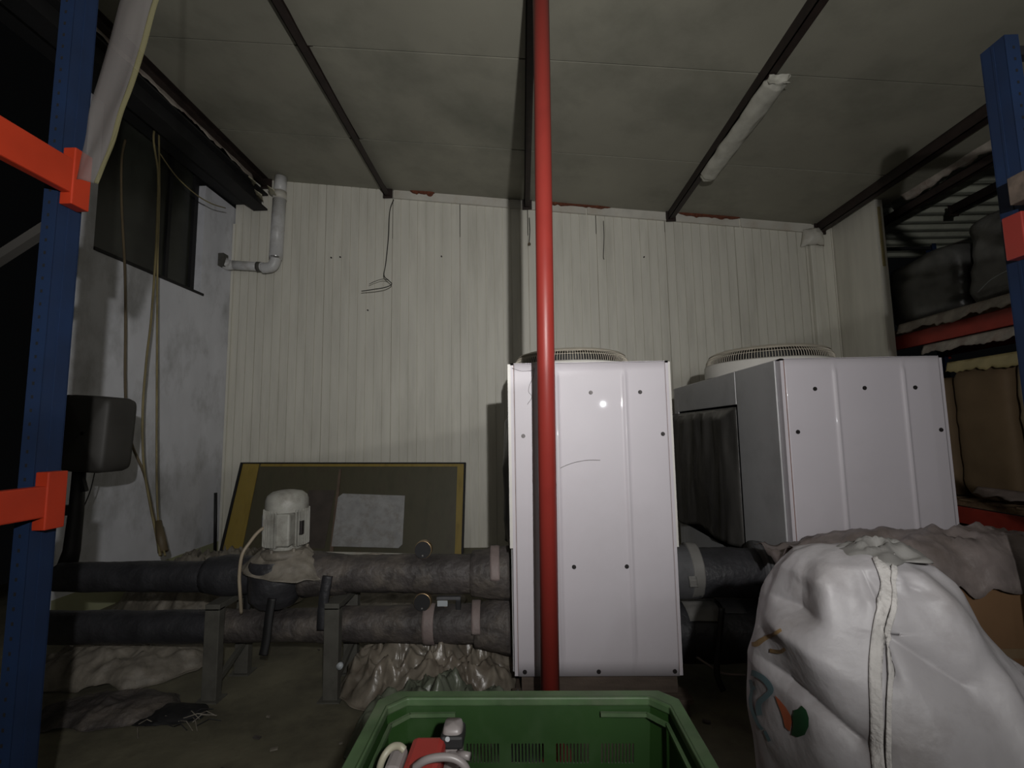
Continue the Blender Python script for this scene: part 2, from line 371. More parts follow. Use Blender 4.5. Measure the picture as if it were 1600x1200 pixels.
def purlin(X, w, h, lab, y0=-2.5, z=None, m='purlin', top=None):
    zt = (ZC(X)-0.012) if top is None else top
    o = thing('roof_purlin', lab, 'beam', (X, D, zt-h))
    # C section open to the right: web and two flanges, with end plate
    box((X-w/2, y0, zt-h), (X-w/2+0.008, D-0.03, zt)).build('web', m, o)
    box((X-w/2, y0, zt-h), (X+w/2, D-0.03, zt-h+0.008)).build('flange', m, o)
    box((X-w/2, y0, zt-0.008), (X+w/2, D-0.03, zt)).build('flange', m, o)
    box((X-w/2-0.03, D-0.045, zt-h-0.03), (X+w/2+0.03, D-0.03, zt)).build('end_plate', m, o)
    return o
purlin(-1.885, 0.075, 0.12, 'dark roof purlin ending above the hanging loop of wire')
purlin(0.115, 0.075, 0.12, 'dark roof purlin running right behind the red pole')
purlin(2.14, 0.075, 0.12, 'dark roof purlin carrying the wrapped fluorescent lamp')
purlin(4.20, 0.09, 0.13, 'dark roof purlin ending at the top of the cable duct by the stub wall')
purlin(-3.66, 0.10, 0.13, 'dark roof purlin above the torn insulation strip on the left')
purlin(4.66, 0.06, 0.10, 'lower dark roof beam running beside the torn foil edge on the right', z=None, top=4.30)
purlin(6.05, 0.07, 0.12, 'dark beam under the corrugated side roof', y0=0.0, top=4.70)

# big dark beam on the left wall
gb = thing('edge_beam', 'heavy black I-beam along the top of the left wall', 'beam', (-3.78, D, 4.86))
box((-3.82, -1.0, 4.88), (-3.62, D-0.05, 4.90)).build('flange', 'blacksteel', gb)
box((-3.82, -1.0, 5.10), (-3.62, D-0.05, 5.12)).build('flange', 'blacksteel', gb)
box((-3.73, -1.0, 4.89), (-3.71, D-0.05, 5.11)).build('web', 'blacksteel', gb)
box((-4.12, -1.0, 4.98), (-3.82, D-0.05, 5.02)).build('packing_board', 'blacksteel', gb)
# torn insulation strip
def torn(x0, y0, y1, z, w, h, m, name, lab, cat, seed, n=150, side=1):
    mb = MB()
    def fn(u, v):
        y = y0+(y1-y0)*u
        rag = 0.5+0.5*nz(y*2.1, seed)+0.35*nz(y*7, seed+2)+0.2*nz(y*19, seed+4)
        L = 0.35+0.75*max(0, rag)
        return (x0 + side*w*v*L + 0.01*nz(y*9, v*3, seed), y, z - h*v*L + 0.02*nz(y*6, v*4, seed+1)*v)
    mb.quadgrid(fn, n, 4)
    o = mb.build(name, m, None, True, solid=0.004, origin=(x0, (y0+y1)/2, z)); tag(o, lab, cat)
    return o
torn(-3.70, 0.8, D-0.35, 5.30, 0.05, 0.16, 'tornfoil', 'torn_insulation', 'torn pinkish insulation strip hanging above the heavy black beam', 'insulation', 3)
torn(4.62, 1.2, 5.6, 4.46, 0.10, 0.13, 'tornfoil', 'torn_foil', 'ragged foil edge hanging at the right border of the ceiling', 'foil', 11)
# pale scraps at the far end of the left gap
for k, (px, py, s_) in enumerate([(372, 262, 0.10), (392, 284, 0.13), (405, 306, 0.10), (425, 300, 0.09)]):
    c = at(px, py, 6.1); mb = MB()
    mb.quadgrid(lambda u, v: (c.x+s_*2.6*(u-0.5)+0.1*(v-0.5), c.y+0.5*(0.5-u)+0.03*nz(u*3, v*3, k), c.z-s_*1.6*(u-0.5)-s_*0.7*(v-0.5)*(1+nz(u*5, k))), 8, 5)
    o = mb.build('foil_scrap', 'palefoil', None, True, solid=0.003, origin=c)
    tag(o, ['crumpled pale foil scrap in the roof gap, leftmost of four', 'pale foil scrap in the roof gap, second from the left', 'pale foil scrap in the roof gap, lowest of four', 'pale foil scrap in the roof gap, beside the white drain pipe'][k], 'foil', 'foil scraps in the left roof gap')

# side roof of corrugated metal
sr = MB()
def cf(u, v):
    y = 2.0+6.9*v; w = (y/0.30) % 1.0
    h = 0.05*max(0, min(1, (0.5-abs(w-0.5))*6-0.9))
    return (4.78+4.2*u, y, 4.80-0.02*u+h)
sr.quadgrid(cf, 4, 460)
o = sr.build('side_roof', 'corr', None, False, solid=0.003, origin=(5.8, 5.4, 4.86)); tag(o, 'corrugated metal side roof beyond the open right edge', 'roof')
o['kind'] = 'structure'; o.name = 'ceiling_side'
# outer wall far behind the right bay
o = box((4.52, 8.95, 0), (6.8, 9.05, 4.9)).build('wall_far', 'corr'); o['kind'] = 'structure'

# ------------------------------------------------------------------ red pole
pole = thing('red_pole', 'red painted round steel pole standing in front of the white chiller', 'pole', (0.125, 2.6, 0))
p0 = Vector((0.115, 2.6, 0.0)); p1 = Vector((0.16, 2.6, 4.925))
MB().tube([p0, p1], 0.049, 40).build('shaft', 'red', pole, True)
MB().lathe((0.115, 2.6, 0), [(0.0, 0.0), (0.11, 0.0), (0.11, 0.012), (0.0, 0.012)], 24).build('base_plate', 'red', pole)

# ------------------------------------------------------------------ chillers
UX, UY, UZ0, UZ1, UW, UD = -0.072, 2.95, 0.22, 2.08, 0.985, 2.05
def chiller(x, label, big_flange):
    r = thing('chiller', label, 'chiller', (x+UW/2, UY+UD/2, 0.1))
    x1 = x+UW; y1 = UY+UD
    box((x+0.03, UY+0.03, UZ0), (x1-0.03, y1-0.03, UZ1-0.26)).build('cabinet_core', 'black', r)
    # front panel with two raised ribs
    mb = MB(); xs = [0.0]
    ribs = [0.32, 0.76] if big_flange else [0.28, 0.73]
    n = 120; prof = []
    for i in range(n+1):
        u = i/n; d = 0.0
        for rb in ribs:
            d += 0.013*math.exp(-((u-rb)/0.010)**2)
        prof.append((x+0.022+u*(UW-0.044), d))
    zs = [UZ0-0.0, UZ0+0.09, UZ0+0.13, UZ1-0.10, UZ1-0.06, UZ1-0.006]; am = [0, 0, 1, 1, 0, 0]
    vv = []; ff = []
    for z, a in zip(zs, am):
        for px_, d in prof: vv.append((px_, UY-0.004-d*a, z))
    w = n+1
    for j in range(5):
        for i in range(n): ff.append((j*w+i, j*w+i+1, (j+1)*w+i+1, (j+1)*w+i))
    mb.add(vv, ff)
    mb.build('front_panel', 'white', r, True, solid=0.004)
    fr = MB().box((x, UY+0.0, UZ0+0.0), (x+0.02, UY+0.05, UZ1)).box((x1-0.02, UY+0.0, UZ0), (x1, UY+0.05, UZ1)).box((x, UY, UZ1-0.012), (x1, UY+0.03, UZ1))
    fr.build('front_frame', 'white', r)
    if not big_flange: MB().box((x-0.018, UY+0.0, 0.95), (x, UY+0.03, UZ1-0.005)).build('edge_strip', 'shroud', r)
    if not big_flange: MB().box((x1, UY+0.0, 0.95), (x1+0.012, UY+0.03, UZ1-0.005)).build('edge_strip', 'shroud', r)
    MB().box((x+0.019, UY-0.002, UZ0+0.02), (x+0.024, UY+0.004, UZ1-0.01)).build('seam', 'rustline', r)
    MB().box((x1-0.024, UY-0.002, UZ0+0.02), (x1-0.019, UY+0.004, UZ1-0.01)).build('seam', 'rustline', r)
    # screws
    first = None
    spots = [(0.2, 1.887), (0.505, 1.887), (0.815, 1.885), (0.075, 1.625), (0.945, 1.625), (0.37, 0.84), (0.69, 0.84), (0.06, 0.245), (0.5, 0.245), (0.95, 0.245)]
    for u, z in spots:
        sx = x+u*UW
        if first is None:
            s_ = MB().cyl((sx, UY-0.003, z), (sx, UY-0.016, z), 0.0085, 10, 0.007); s_.cyl((sx, UY-0.005, z), (sx, UY-0.008, z), 0.013, 12)
            first = s_.build('screw', 'screw', r); fxz = (sx, z)
        else:
            c = first.copy(); col.objects.link(c); c.parent = r; c.location = (sx-fxz[0], 0, z-fxz[1])
    # side: corner panels, header, coil, lower panel
    for sx, sg in ((x, -1), (x1, 1)):
        t = 0.012*sg
        MB().box((sx, UY+0.05, UZ0), (sx+t, UY+0.60, UZ1-0.005)).build('corner_panel', 'grey_enamel', r, bevel=0.003)
        MB().box((sx, y1-0.12, UZ0), (sx+t, y1, UZ1-0.005)).build('corner_panel', 'grey_enamel', r, bevel=0.003)
        MB().box((sx, UY+0.615, UZ1-0.25), (sx+t, y1-0.12, UZ1-0.005)).build('header_panel', 'grey_enamel', r, bevel=0.003)
        MB().box((sx, UY+0.60, UZ1-0.25), (sx+t*0.5, UY+0.615, UZ1-0.005)).build('joint_strip', 'shroud', r)
        MB().box((sx, UY+0.60, UZ0), (sx+t, y1-0.12, UZ0+0.5)).build('lower_panel', 'grey_enamel', r, bevel=0.003)
        # wrinkled black foil over the coil
        mb = MB()
        def fn(u, v, sx=sx, sg=sg):
            y = UY+0.60+(y1-0.06-UY-0.60)*u; z = UZ1-0.27-(1.02+0.10*nz(u*3, sg))*v
            edge = min(1, 10*u, 10*(1-u), 12*v+0.1)
            bulge = 0.02+0.05*edge*(0.5+0.5*nz(u*2.2, v*1.6, sg+x))+0.035*fold(u*5, v*1.3, sg*3+x)*edge
            if u > 0.93: bulge += 0.05*(u-0.93)/0.07
            return (sx+sg*bulge, y, z)
        mb.quadgrid(fn, 50, 40)
        mb.build('coil_cover', 'foil', r, True, solid=0.003)
    # rear panel, top
    box((x, y1-0.03, UZ0), (x1, y1, UZ1)).build('rear_panel', 'white', r)
    box((x, UY, UZ1-0.012), (x1, y1, UZ1)).build('top_panel', 'white', r, bevel=0.003)
    # sheet metal base rail
    box((x+0.04, UY+0.05, 0.10), (x1-0.02, UY+0.13, UZ0)).build('base_rail', 'greywood', r)
    box((x+0.04, y1-0.15, 0.10), (x1-0.02, y1-0.05, UZ0)).build('base_rail', 'greywood', r)
    # fan shroud and guard
    cx = x+UW/2; cy = UY+UD/2+0.08
    sh = MB().lathe((cx, cy, UZ1), [(0.50, 0.0), (0.50, 0.10), (0.493, 0.112), (0.485, 0.10), (0.47, 0.0)], 64).build('fan_shroud', 'shroud', r, True)
    MB().lathe((cx, cy, UZ1), [(0.44, 0.002), (0.44, 0.17), (0.43, 0.17), (0.43, 0.002)], 48).build('inner_ring', 'black', sh)
    g = MB(); nw = 150
    for k in range(nw):
        t = 2*PI*k/nw; d = Vector((math.cos(t), math.sin(t), 0)); c = Vector((cx, cy, UZ1))
        pts = [c+d*0.488+Vector((0, 0, 0.105)), c+d*0.482+Vector((0, 0, 0.145)), c+d*0.462+Vector((0, 0, 0.178)), c+d*0.43+Vector((0, 0, 0.20)), c+d*0.38+Vector((0, 0, 0.213)), c+d*0.1+Vector((0, 0, 0.22))]
        g.tube(pts, 0.0028, 4, False)
    for rr, zz in ((0.474, 0.163), (0.44, 0.195), (0.40, 0.21), (0.34, 0.215), (0.28, 0.217), (0.2, 0.219)):
        g.tube([Vector((cx+rr*math.cos(2*PI*k/48), cy+rr*math.sin(2*PI*k/48), UZ1+zz)) for k in range(49)], 0.003, 4, False)
    g.build('guard_wires', 'cream', sh, True, kind='stuff')
    MB().lathe((cx, cy, UZ1), [(0.462, 0.192), (0.44, 0.207), (0.40, 0.220), (0.33, 0.226), (0.33, 0.22), (0.40, 0.213), (0.438, 0.199), (0.458, 0.186), (0.462, 0.192)], 64).build('guard_cap', 'cream', sh, True)
    MB().lathe((cx, cy, UZ1), [(0.0, 0.235), (0.08, 0.235), (0.09, 0.225), (0.09, 0.21), (0.0, 0.21)], 24).build('hub_cap', 'black', sh, True)
    fan = MB()
    for k in range(5):
        t0 = 2*PI*k/5
        fan.quadgrid(lambda u, v: (cx+(0.07+0.34*u)*math.cos(t0+0.7*v), cy+(0.07+0.34*u)*math.sin(t0+0.7*v), UZ1+0.05+0.07*v), 4, 4)
    fan.build('fan_blades', 'black', sh, True, solid=0.004)
    return r
ch1 = chiller(UX, 'white ribbed chiller cabinet directly behind the red pole', False)
ch2 = chiller(1.604, 'white chiller cabinet on the right behind the big white bag, black coil side showing', True)
# hair scratch and smear on first chiller
def wallline(pts, r, m, name, lab, cat, Y, parent=None):
    o = MB().tube(spline([at(px, py, Y) for px, py in pts], 6), r, 5)
    if parent: return o.build(name, m, parent, True)
    b = o.build(name, m, None, True, origin=at(*pts[0], Y)); tag(b, lab, cat); return b
wallline([(835, 575), (833, 590), (828, 600), (826, 612), (831, 620), (824, 632)], 0.0012, 'screw', 'grime_line', '', '', UY-0.009, ch1)
wallline([(800, 575), (815, 580), (833, 579)], 0.001, 'screw', 'grime_line', '', '', UY-0.009, ch1)
wallline([(874, 732), (890, 725), (905, 721), (920, 719), (938, 719)], 0.0016, 'greytape', 'grime_line', '', '', UY-0.009, ch1)

# plinth pallets under the chillers
def skid(x, lab):
    r = thing('pallet', lab, 'pallet', (x+0.5, 4.0, 0))
    for k in range(7):
        y = 2.92+k*0.33; box((x-0.02, y, 0.075), (x+1.03, y+0.14, 0.098)).build('plank', 'greywood', r)
    for xx in (x+0.0, x+0.46, x+0.92): box((xx, 2.93, 0.0), (xx+0.09, 5.04, 0.075)).build('runner', 'greywood', r)
skid(UX, 'low wooden pallet under the chiller behind the red pole')
skid(1.604, 'low wooden pallet under the chiller behind the white bag')

# ------------------------------------------------------------------ pipework
PY = 3.3; ZU, ZLw = 0.71, 0.375
def lagged(parent, name, x0, x1, z, prof, m, seed, y=PY, n=28):
    mb = MB(); ns = max(8, int((x1-x0)/0.03))
    def fn(u, v):
        x = x0+(x1-x0)*v; t = 2*PI*u
        r = prof(x)
        r *= 1+0.07*nz(x*4, math.cos(t)*1.2+seed, math.sin(t)*1.2)+0.03*nz(x*17, math.cos(t)*3, math.sin(t)*3+seed)
        return (x, y-math.cos(t)*r, z+math.sin(t)*r)
    mb.quadgrid(fn, n, ns, True)
    a = len(mb.v)-n
    mb.f.append(tuple(range(n))); mb.f.append(tuple(a+k for k in range(n)))
    return mb.build(name, m, parent, True)
def lerp_prof(pts):
    def f(x):
        if x <= pts[0][0]: return pts[0][1]
        for (a, ra), (b, rb) in zip(pts, pts[1:]):
            if x <= b: t = (x-a)/(b-a); t = t*t*(3-2*t); return ra+(rb-ra)*t
        return pts[-1][1]
    return f
xp = lambda px, py=900: at(px, py, PY).x
up = thing('insulated_pipe', 'upper black lagged water pipe left of the chiller carrying the white motor', 'pipe', (-1.5, PY, ZU))
lagged(up, 'lagging', xp(92), xp(345), ZU-0.005, lerp_prof([(xp(95), 0.095), (xp(330), 0.10), (xp(345), 0.12)]), 'lag_dark', 1)
lagged(up, 'lagging', xp(325), xp(480), ZU, lerp_prof([(xp(325), 0.115), (xp(355), 0.13), (xp(400), 0.12)]), 'lag_dark', 2)
lagged(up, 'lagging', xp(478), xp(545), ZU, lerp_prof([(xp(478), 0.15), (xp(525), 0.135), (xp(545), 0.125)]), 'lag', 3)
lagged(up, 'lagging', xp(538), xp(745), ZU, lerp_prof([(xp(540), 0.12), (xp(740), 0.125)]), 'lag', 4)
lagged(up, 'lagging', xp(738), UX-0.03, ZU-0.0, lerp_prof([(xp(738), 0.15), (xp(770), 0.165), (xp(800), 0.175)]), 'lag', 5)
lw_ = thing('insulated_pipe', 'lower black lagged water pipe left of the chiller, passing between the stand legs', 'pipe', (-1.5, PY, ZLw))
lagged(lw_, 'lagging', xp(40), xp(345), ZLw, lerp_prof([(xp(85), 0.105), (xp(330), 0.105)]), 'lag_dark', 6)
lagged(lw_, 'lagging', xp(345), xp(535), ZLw+0.005, lerp_prof([(xp(345), 0.105), (xp(530), 0.105)]), 'lag', 7)
lagged(lw_, 'lagging', xp(533), xp(745), ZLw+0.01, lerp_prof([(xp(533), 0.11), (xp(640), 0.115), (xp(745), 0.125)]), 'lag', 8)
lagged(lw_, 'lagging', xp(743), UX-0.03, ZLw, lerp_prof([(xp(743), 0.14), (xp(775), 0.165), (xp(800), 0.18)]), 'lag', 9)
ur = thing('insulated_pipe', 'upper thick grey lagged pipe between the two chillers', 'pipe', (1.3, PY, ZU))
lagged(ur, 'lagging', UX+UW+0.02, xp(1085), ZU, lambda x: 0.165, 'lag_grey', 12)
lagged(ur, 'lagging', xp(1083), xp(1185), ZU-0.01, lambda x: 0.155, 'lag_dark', 13)
MB().cyl((xp(1180), PY, ZU), (xp(1186), PY, ZU), 0.19, 28).cyl((xp(1188), PY, ZU), (xp(1193), PY, ZU), 0.185, 28).build('flange', 'lag_grey', ur, True)
lagged(ur, 'collar', xp(1072), xp(1088), ZU+0.005, lambda x: 0.175, 'greytape', 14)
lr_ = thing('insulated_pipe', 'lower thick dark lagged pipe between the two chillers', 'pipe', (1.3, PY, 0.32))
lagged(lr_, 'lagging', UX+UW+0.02, xp(1190), 0.33, lambda x: 0.185, 'lag_dark', 15)
# tapes on pipes: short ribbons wrapped on the front of the pipe
def band(parent, z, r, xa, xb, a0, a1, m, name='tape'):
    mb = MB()
    mb.quadgrid(lambda u, v: (xa+(xb-xa)*u+0.01*(v-0.5), PY-math.cos(a0+(a1-a0)*v)*(r+0.004*nz(u*3, v*6)), z+math.sin(a0+(a1-a0)*v)*(r+0.004*nz(v*5, u*2))), 4, 18)
    return mb.build(name, m, parent, True, solid=0.003)
band(up, ZU, 0.178, xp(768), xp(782), 1.6, 0.0, 'tape')
band(lw_, ZLw+0.01, 0.128, xp(665), xp(682), 1.7, -1.6, 'tape')
band(lw_, ZLw+0.01, 0.150, xp(739), xp(752), 1.6, -0.1, 'tape')
band(lr_, 0.33, 0.192, xp(1062), xp(1112), 1.5, 0.65, 'greytape')
band(lr_, 0.33, 0.192, xp(1118), xp(1150), 1.8, 0.9, 'lag_grey')
band(ur, ZU, 0.176, xp(1063), xp(1075), 0.1, -0.3, 'greytape')
# gauges
def gauge(px, py, lab, z_p):
    c = at(px, py, PY-0.06); r = thing('pressure_gauge', lab, 'gauge', (c.x, c.y, c.z))
    MB().cyl((c.x, c.y+0.04, c.z), (c.x, c.y-0.005, c.z), 0.058, 32).build('case', 'brass', r, bevel=0.003)
    MB().cyl((c.x, c.y-0.004, c.z), (c.x, c.y-0.012, c.z), 0.054, 32).build('dial', 'black', r)
    MB().cyl((c.x, c.y+0.02, c.z-0.05), (c.x, c.y+0.03, z_p), 0.011, 10).build('stem', 'brass', r)
    MB().cyl((c.x+0.0, c.y-0.012, c.z-0.035), (c.x, c.y-0.015, c.z-0.035), 0.006, 8).build('screw', 'chrome', r)
gauge(661, 859, 'round black pressure gauge with brass rim on top of the upper pipe', ZU+0.09)
gauge(660, 941, 'round black pressure gauge standing on the lower pipe', ZLw+0.10)
# valve handle with label
c = at(700, 943, PY-0.05)
vh = thing('lever_valve', 'black lever valve with silver label on the lower pipe', 'valve', (c.x, c.y, ZLw+0.11))
box((c.x-0.075, c.y-0.012, c.z+0.025), (c.x+0.085, c.y+0.02, c.z+0.045)).build('lever', 'lag_grey', vh, bevel=0.003)
box((c.x+0.052, c.y-0.014, c.z-0.05), (c.x+0.085, c.y+0.02, c.z+0.026)).build('lever_end', 'black', vh, bevel=0.004)
box((c.x-0.068, c.y-0.02, c.z-0.012), (c.x+0.0, c.y-0.012, c.z+0.024)).build('label_plate', 'label', vh, bevel=0.002)
MB().cyl((c.x-0.02, c.y+0.01, c.z+0.03), (c.x-0.02, c.y+0.03, ZLw+0.10), 0.013, 10).build('spindle', 'brass', vh)

# motor driven valve body
mx = xp(450, 820); my = PY-0.02
mo = thing('inline_pump', 'dusty white finned motor on a bulky black wrapped pump body in the upper pipe', 'pump', (mx, my, ZU+0.16))
zb = ZU+0.18; R_ = 0.128
MB().lathe((mx, my, zb), [(0, 0), (0.105, 0), (0.105, 0.02), (R_*0.82, 0.025), (R_*0.82, 0.27), (0, 0.27)], 36).build('stator_housing', 'motor', mo)
fins = MB()
for k in range(44):
    t = 2*PI*k/44; d = Vector((math.cos(t), math.sin(t), 0)); c = Vector((mx, my, zb))
    if 0.0 < math.atan2(d.y, d.x)+PI/2 < 0.72: continue
    fins.bar(c+d*0.124+Vector((0, 0, 0.03)), c+d*0.124+Vector((0, 0, 0.265)), 0.006, 0.044, d)
fins.build('cooling_fins', 'motor', mo, kind='stuff')
MB().lathe((mx, my, zb+0.25), [(0.136, 0.0), (0.138, 0.03), (0.136, 0.075), (0.125, 0.105), (0.095, 0.128), (0.05, 0.138), (0, 0.14)], 40).build('fan_cowl', 'motor', mo, True)
MB().box((mx+0.0, my-0.155, zb+0.04), (mx+0.095, my-0.08, zb+0.25)).build('terminal_box', 'motor', mo, bevel=0.012)
MB().box((mx+0.112, my-0.075, zb+0.10), (mx+0.14, my-0.03, zb+0.19)).build('side_plate', 'screw', mo, bevel=0.003)
MB().box((mx-0.142, my-0.06, zb+0.10), (mx-0.12, my+0.02, zb+0.23)).build('side_cover', 'lag_grey', mo, bevel=0.006)
MB().lathe((mx, my, zb-0.05), [(0, 0), (0.15, 0), (0.155, 0.02), (0.15, 0.045), (0.11, 0.055), (0, 0.055)], 30).build('mounting_flange', 'rag', mo, True)
for k in range(6):
    t = 2*PI*k/6+0.3
    MB().cyl((mx+0.135*math.cos(t), my+0.135*math.sin(t), zb-0.01), (mx+0.135*math.cos(t), my+0.135*math.sin(t), zb+0.018), 0.012, 6).build('bolt', 'rag', mo)
# wrap skirt
sk_ = MB()
def skf(u, v):
    t = 2*PI*u; r = 0.135+0.16*v**0.9+0.018*fold(math.cos(t)*2.5, math.sin(t)*2.5, v*2)*v*1.5+0.015*nz(math.cos(t)*4, math.sin(t)*4, v)
    return (mx+0.03*v+r*math.cos(t)*1.05, my+r*math.sin(t)*0.72, zb-0.0-0.15*v-0.03*v*math.cos(t)+0.02*nz(math.cos(t)*3, math.sin(t)*3, v*3))
sk_.quadgrid(skf, 90, 18, True)
o = sk_.build('plastic_skirt', 'rag', None, True, solid=0.004, origin=(mx, my, zb-0.1)); tag(o, 'crumpled dusty plastic wrap draped around the foot of the white motor', 'plastic wrap')
# pump body, black
b_ = MB()
def pbf(u, v):
    t = 2*PI*u
    prof = [(0, 0.02), (0.08, 0.12), (0.25, 0.165), (0.55, 0.185), (0.85, 0.19), (1, 0.16)]
    for (a, ra), (b, rb) in zip(prof, prof[1:]):
        if v <= b: r = ra+(rb-ra)*(v-a)/(b-a); break
    r *= 1+0.08*nz(math.cos(t)*1.5, math.sin(t)*1.5, v*2.5)
    return (mx-0.045+r*math.cos(t), PY-0.03+r*math.sin(t), 0.50+0.33*v)
b_.quadgrid(pbf, 40, 24, True); b_.build('wrapped_casing', 'lag_dark', mo, True)
def strap(pts, w, m, name, lab, cat, t=0.006):
    pts = spline(pts, 6); mb = MB()
    n = len(pts)
    vv = []
    for i, p in enumerate(pts):
        d = (pts[min(i+1, n-1)]-pts[max(i-1, 0)]).normalized(); sd = d.cross(Vector((0, 1, 0))).normalized()
        vv += [p-sd*w/2, p+sd*w/2]
    mb.add(vv, [(2*i, 2*i+1, 2*i+3, 2*i+2) for i in range(n-1)])
    o = mb.build(name, m, None, True, solid=t, origin=pts[0]); tag(o, lab, cat); return o
strap([at(425, 935, 3.08), at(420, 965, 3.07), at(416, 1000, 3.06), at(411, 1024, 3.05)], 0.05, 'black', 'hanging_strap', 'black strap dangling below the black pump body', 'strap', 0.012)
strap([at(512, 900, 3.13), at(507, 930, 3.12), at(504, 960, 3.12), at(503, 984, 3.12)], 0.06, 'lag_dark', 'hanging_strap', 'dark strap hanging off the upper pipe beside the right stand', 'strap', 0.02)
strap([at(386, 920, 3.3), at(386, 945, 3.3), at(385, 952, 3.3)], 0.045, 'black', 'hanging_strap', 'short black strap end hanging between the left stand and pump', 'strap', 0.01)
strap([at(1128, 950, 3.08), at(1124, 1000, 3.07), at(1120, 1050, 3.07), at(1130, 1080, 3.06)], 0.035, 'black', 'hanging_strap', 'black strap dangling from the lower pipe between the chillers', 'strap', 0.01)
MB().tube(spline([at(424, 818, 3.2), at(405, 830, 3.18), at(390, 848, 3.16), at(378, 868, 3.13), at(374, 900, 3.14), at(375, 925, 3.15), at(377, 958, 3.2)], 6), 0.011, 8).build('motor_cable', 'beige', mo, True)
o = MB().tube(spline([at(1050, 1010, 3.25), at(1075, 1018, 3.2), at(1105, 1038, 3.1), at(1130, 1052, 3.1), at(1165, 1055, 3.1)], 6), 0.007, 6).build('thin_hose', 'tape', None, True, origin=(1.3, 3.1, 0.2)); tag(o, 'thin pinkish hose sagging under the lower pipe between chillers', 'hose')

# stands
def stand(x, lab):
    r = thing('pipe_stand', lab, 'stand', (x, 3.3, 0))
    w = 0.095
    box((x-w/2, 3.10, 0.0), (x+w/2, 3.16, 0.56)).build('leg', 'stand', r, bevel=0.004)
    box((x-w/2, 3.44, 0.0), (x+w/2, 3.50, 0.56)).build('leg', 'stand', r, bevel=0.004)
    box((x-w/2, 3.10, 0.545), (x+w/2, 3.50, 0.585)).build('top_bar', 'stand', r, bevel=0.004)
    MB().bar((x+0.02, 3.15, 0.10), (x+0.02, 3.45, 0.22), 0.03, 0.03).build('brace', 'stand', r)
    for y in (3.13, 3.47): box((x-0.07, y-0.055, 0.0), (x+0.07, y+0.055, 0.008)).build('foot_plate', 'stand', r)
stand(at(334, 1000, 3.13).x, 'grey steel pipe stand left of the black pump')
stand(at(520, 1000, 3.13).x, 'grey steel pipe stand between pump and chiller')
for k, (px, py) in enumerate([(533, 1038)]):
    c = at(px, py, 3.09); mb = MB().cyl((c.x, c.y, c.z), (c.x, c.y-0.03, c.z), 0.02, 12)
    o = mb.build('round_cap', 'label', None, True, origin=c); tag(o, 'small white round cap beside the right pipe stand leg', 'cap')

# black box on post at left
c = at(140, 680, 3.42)
bb = thing('floodlight', 'black box-shaped floodlight housing on a dark post beside the blue upright', 'floodlight', (c.x, c.y, 0.75))
x0 = at(108, 680, 3.40).x; x1 = at(179, 680, 3.40).x; z1 = at(140, 619, 3.4).z; z0 = at(140, 737, 3.4).z
mb = MB(); nn = 10
def rr(u, v):                              # rounded housing front tapering to the lower right
    t = 2*PI*u
    cx_ = (x0+x1)/2; hx = (x1-x0)/2; hz = (z1-z0)/2; e = 0.22
    a = math.copysign(abs(math.cos(t))**e, math.cos(t)); b = math.copysign(abs(math.sin(t))**e, math.sin(t))
    s_ = [0.0, 0.90, 1.0, 1.0, 0.96, 0.0][int(round(v*5))]; dy = [0, 0, 0.03, 0.22, 0.26, 0.26][int(round(v*5))]
    return (cx_+hx*a*s_+0.012*b, 3.32+dy, (z0+z1)/2+hz*b*s_-0.012*a)
mb.quadgrid(rr, 48, 5, True); mb.build('housing', 'blackbox', bb, True)
box((x0-0.08, 3.36, z0+0.03), (x0+0.02, 3.56, z1+0.01)).build('rear_case', 'black', bb, bevel=0.01)
MB().tube([at(124, 735, 3.45), at(119, 800, 3.45), at(112, 860, 3.42), at(104, 888, 3.40)], [0.04, 0.045, 0.05, 0.06], 14).build('post', 'black', bb, True)
MB().bar(at(84, 797, 3.45), at(112, 797, 3.45), 0.05, 0.07).build('side_bracket', 'black', bb)
MB().bar(at(128, 748, 3.43), at(133, 768, 3.43), 0.03, 0.03).build('lug', 'black', bb)
o = MB().tube(spline([at(148, 738, 3.6), at(140, 770, 3.7), at(125, 805, 3.8)], 5), 0.004, 5).build('thin_wire', 'black', bb, True)

# ------------------------------------------------------------------ cables on the left
def cable(pts, r, m, lab, name='hanging_cable', cat='cable', group=None):
    w = spline([at(*p) for p in pts], 6)
    o = MB().tube(w, r, 8).build(name, m, None, True, origin=w[0]); tag(o, lab, cat, group); return o
g = None
cable([(196, 218, 4.75), (190, 250, 4.6), (190, 320, 4.55), (195, 420, 4.5), (196, 500, 4.5), (196, 620, 4.5), (205, 690, 4.5), (225, 740, 4.5), (238, 800, 4.5), (246, 835, 4.5), (252, 868, 4.35)], 0.011, 'browncable', 'thick dusty brown cable, leftmost of the three hanging on the left')
cable([(252, 180, 4.85), (240, 212, 4.75), (247, 270, 4.7), (246, 330, 4.65), (243, 400, 4.6), (236, 500, 4.55), (229, 560, 4.5), (223, 640, 4.5), (224, 720, 4.48), (233, 780, 4.45), (244, 835, 4.42), (250, 868, 4.3)], 0.010, 'yellowcable', 'yellowish cable, middle one of the three hanging on the left')
cable([(248, 185, 4.88), (249, 300, 4.75), (246, 420, 4.62), (245, 600, 4.58), (245, 760, 4.55), (249, 830, 4.5), (258, 868, 4.32)], 0.009, 'yellowcable', 'thin straight cable, rightmost of the three hanging on the left')
MB_ = MB().cyl(at(247, 815, 4.47), at(255, 862, 4.38), 0.03, 14, 0.042); o = MB_.build('cable_sleeve', 'browncable', None, True, origin=at(250, 860, 4.4)); tag(o, 'brown sleeve bundling the three hanging cables near the pipe', 'sleeve')
cable([(250, 240, 4.8), (275, 275, 5.0), (305, 303, 5.2), (330, 318, 5.4), (352, 325, 5.75)], 0.007, 'yellowcable', 'thin loose wire running from the cables across the window', 'loose_wire', 'wire')
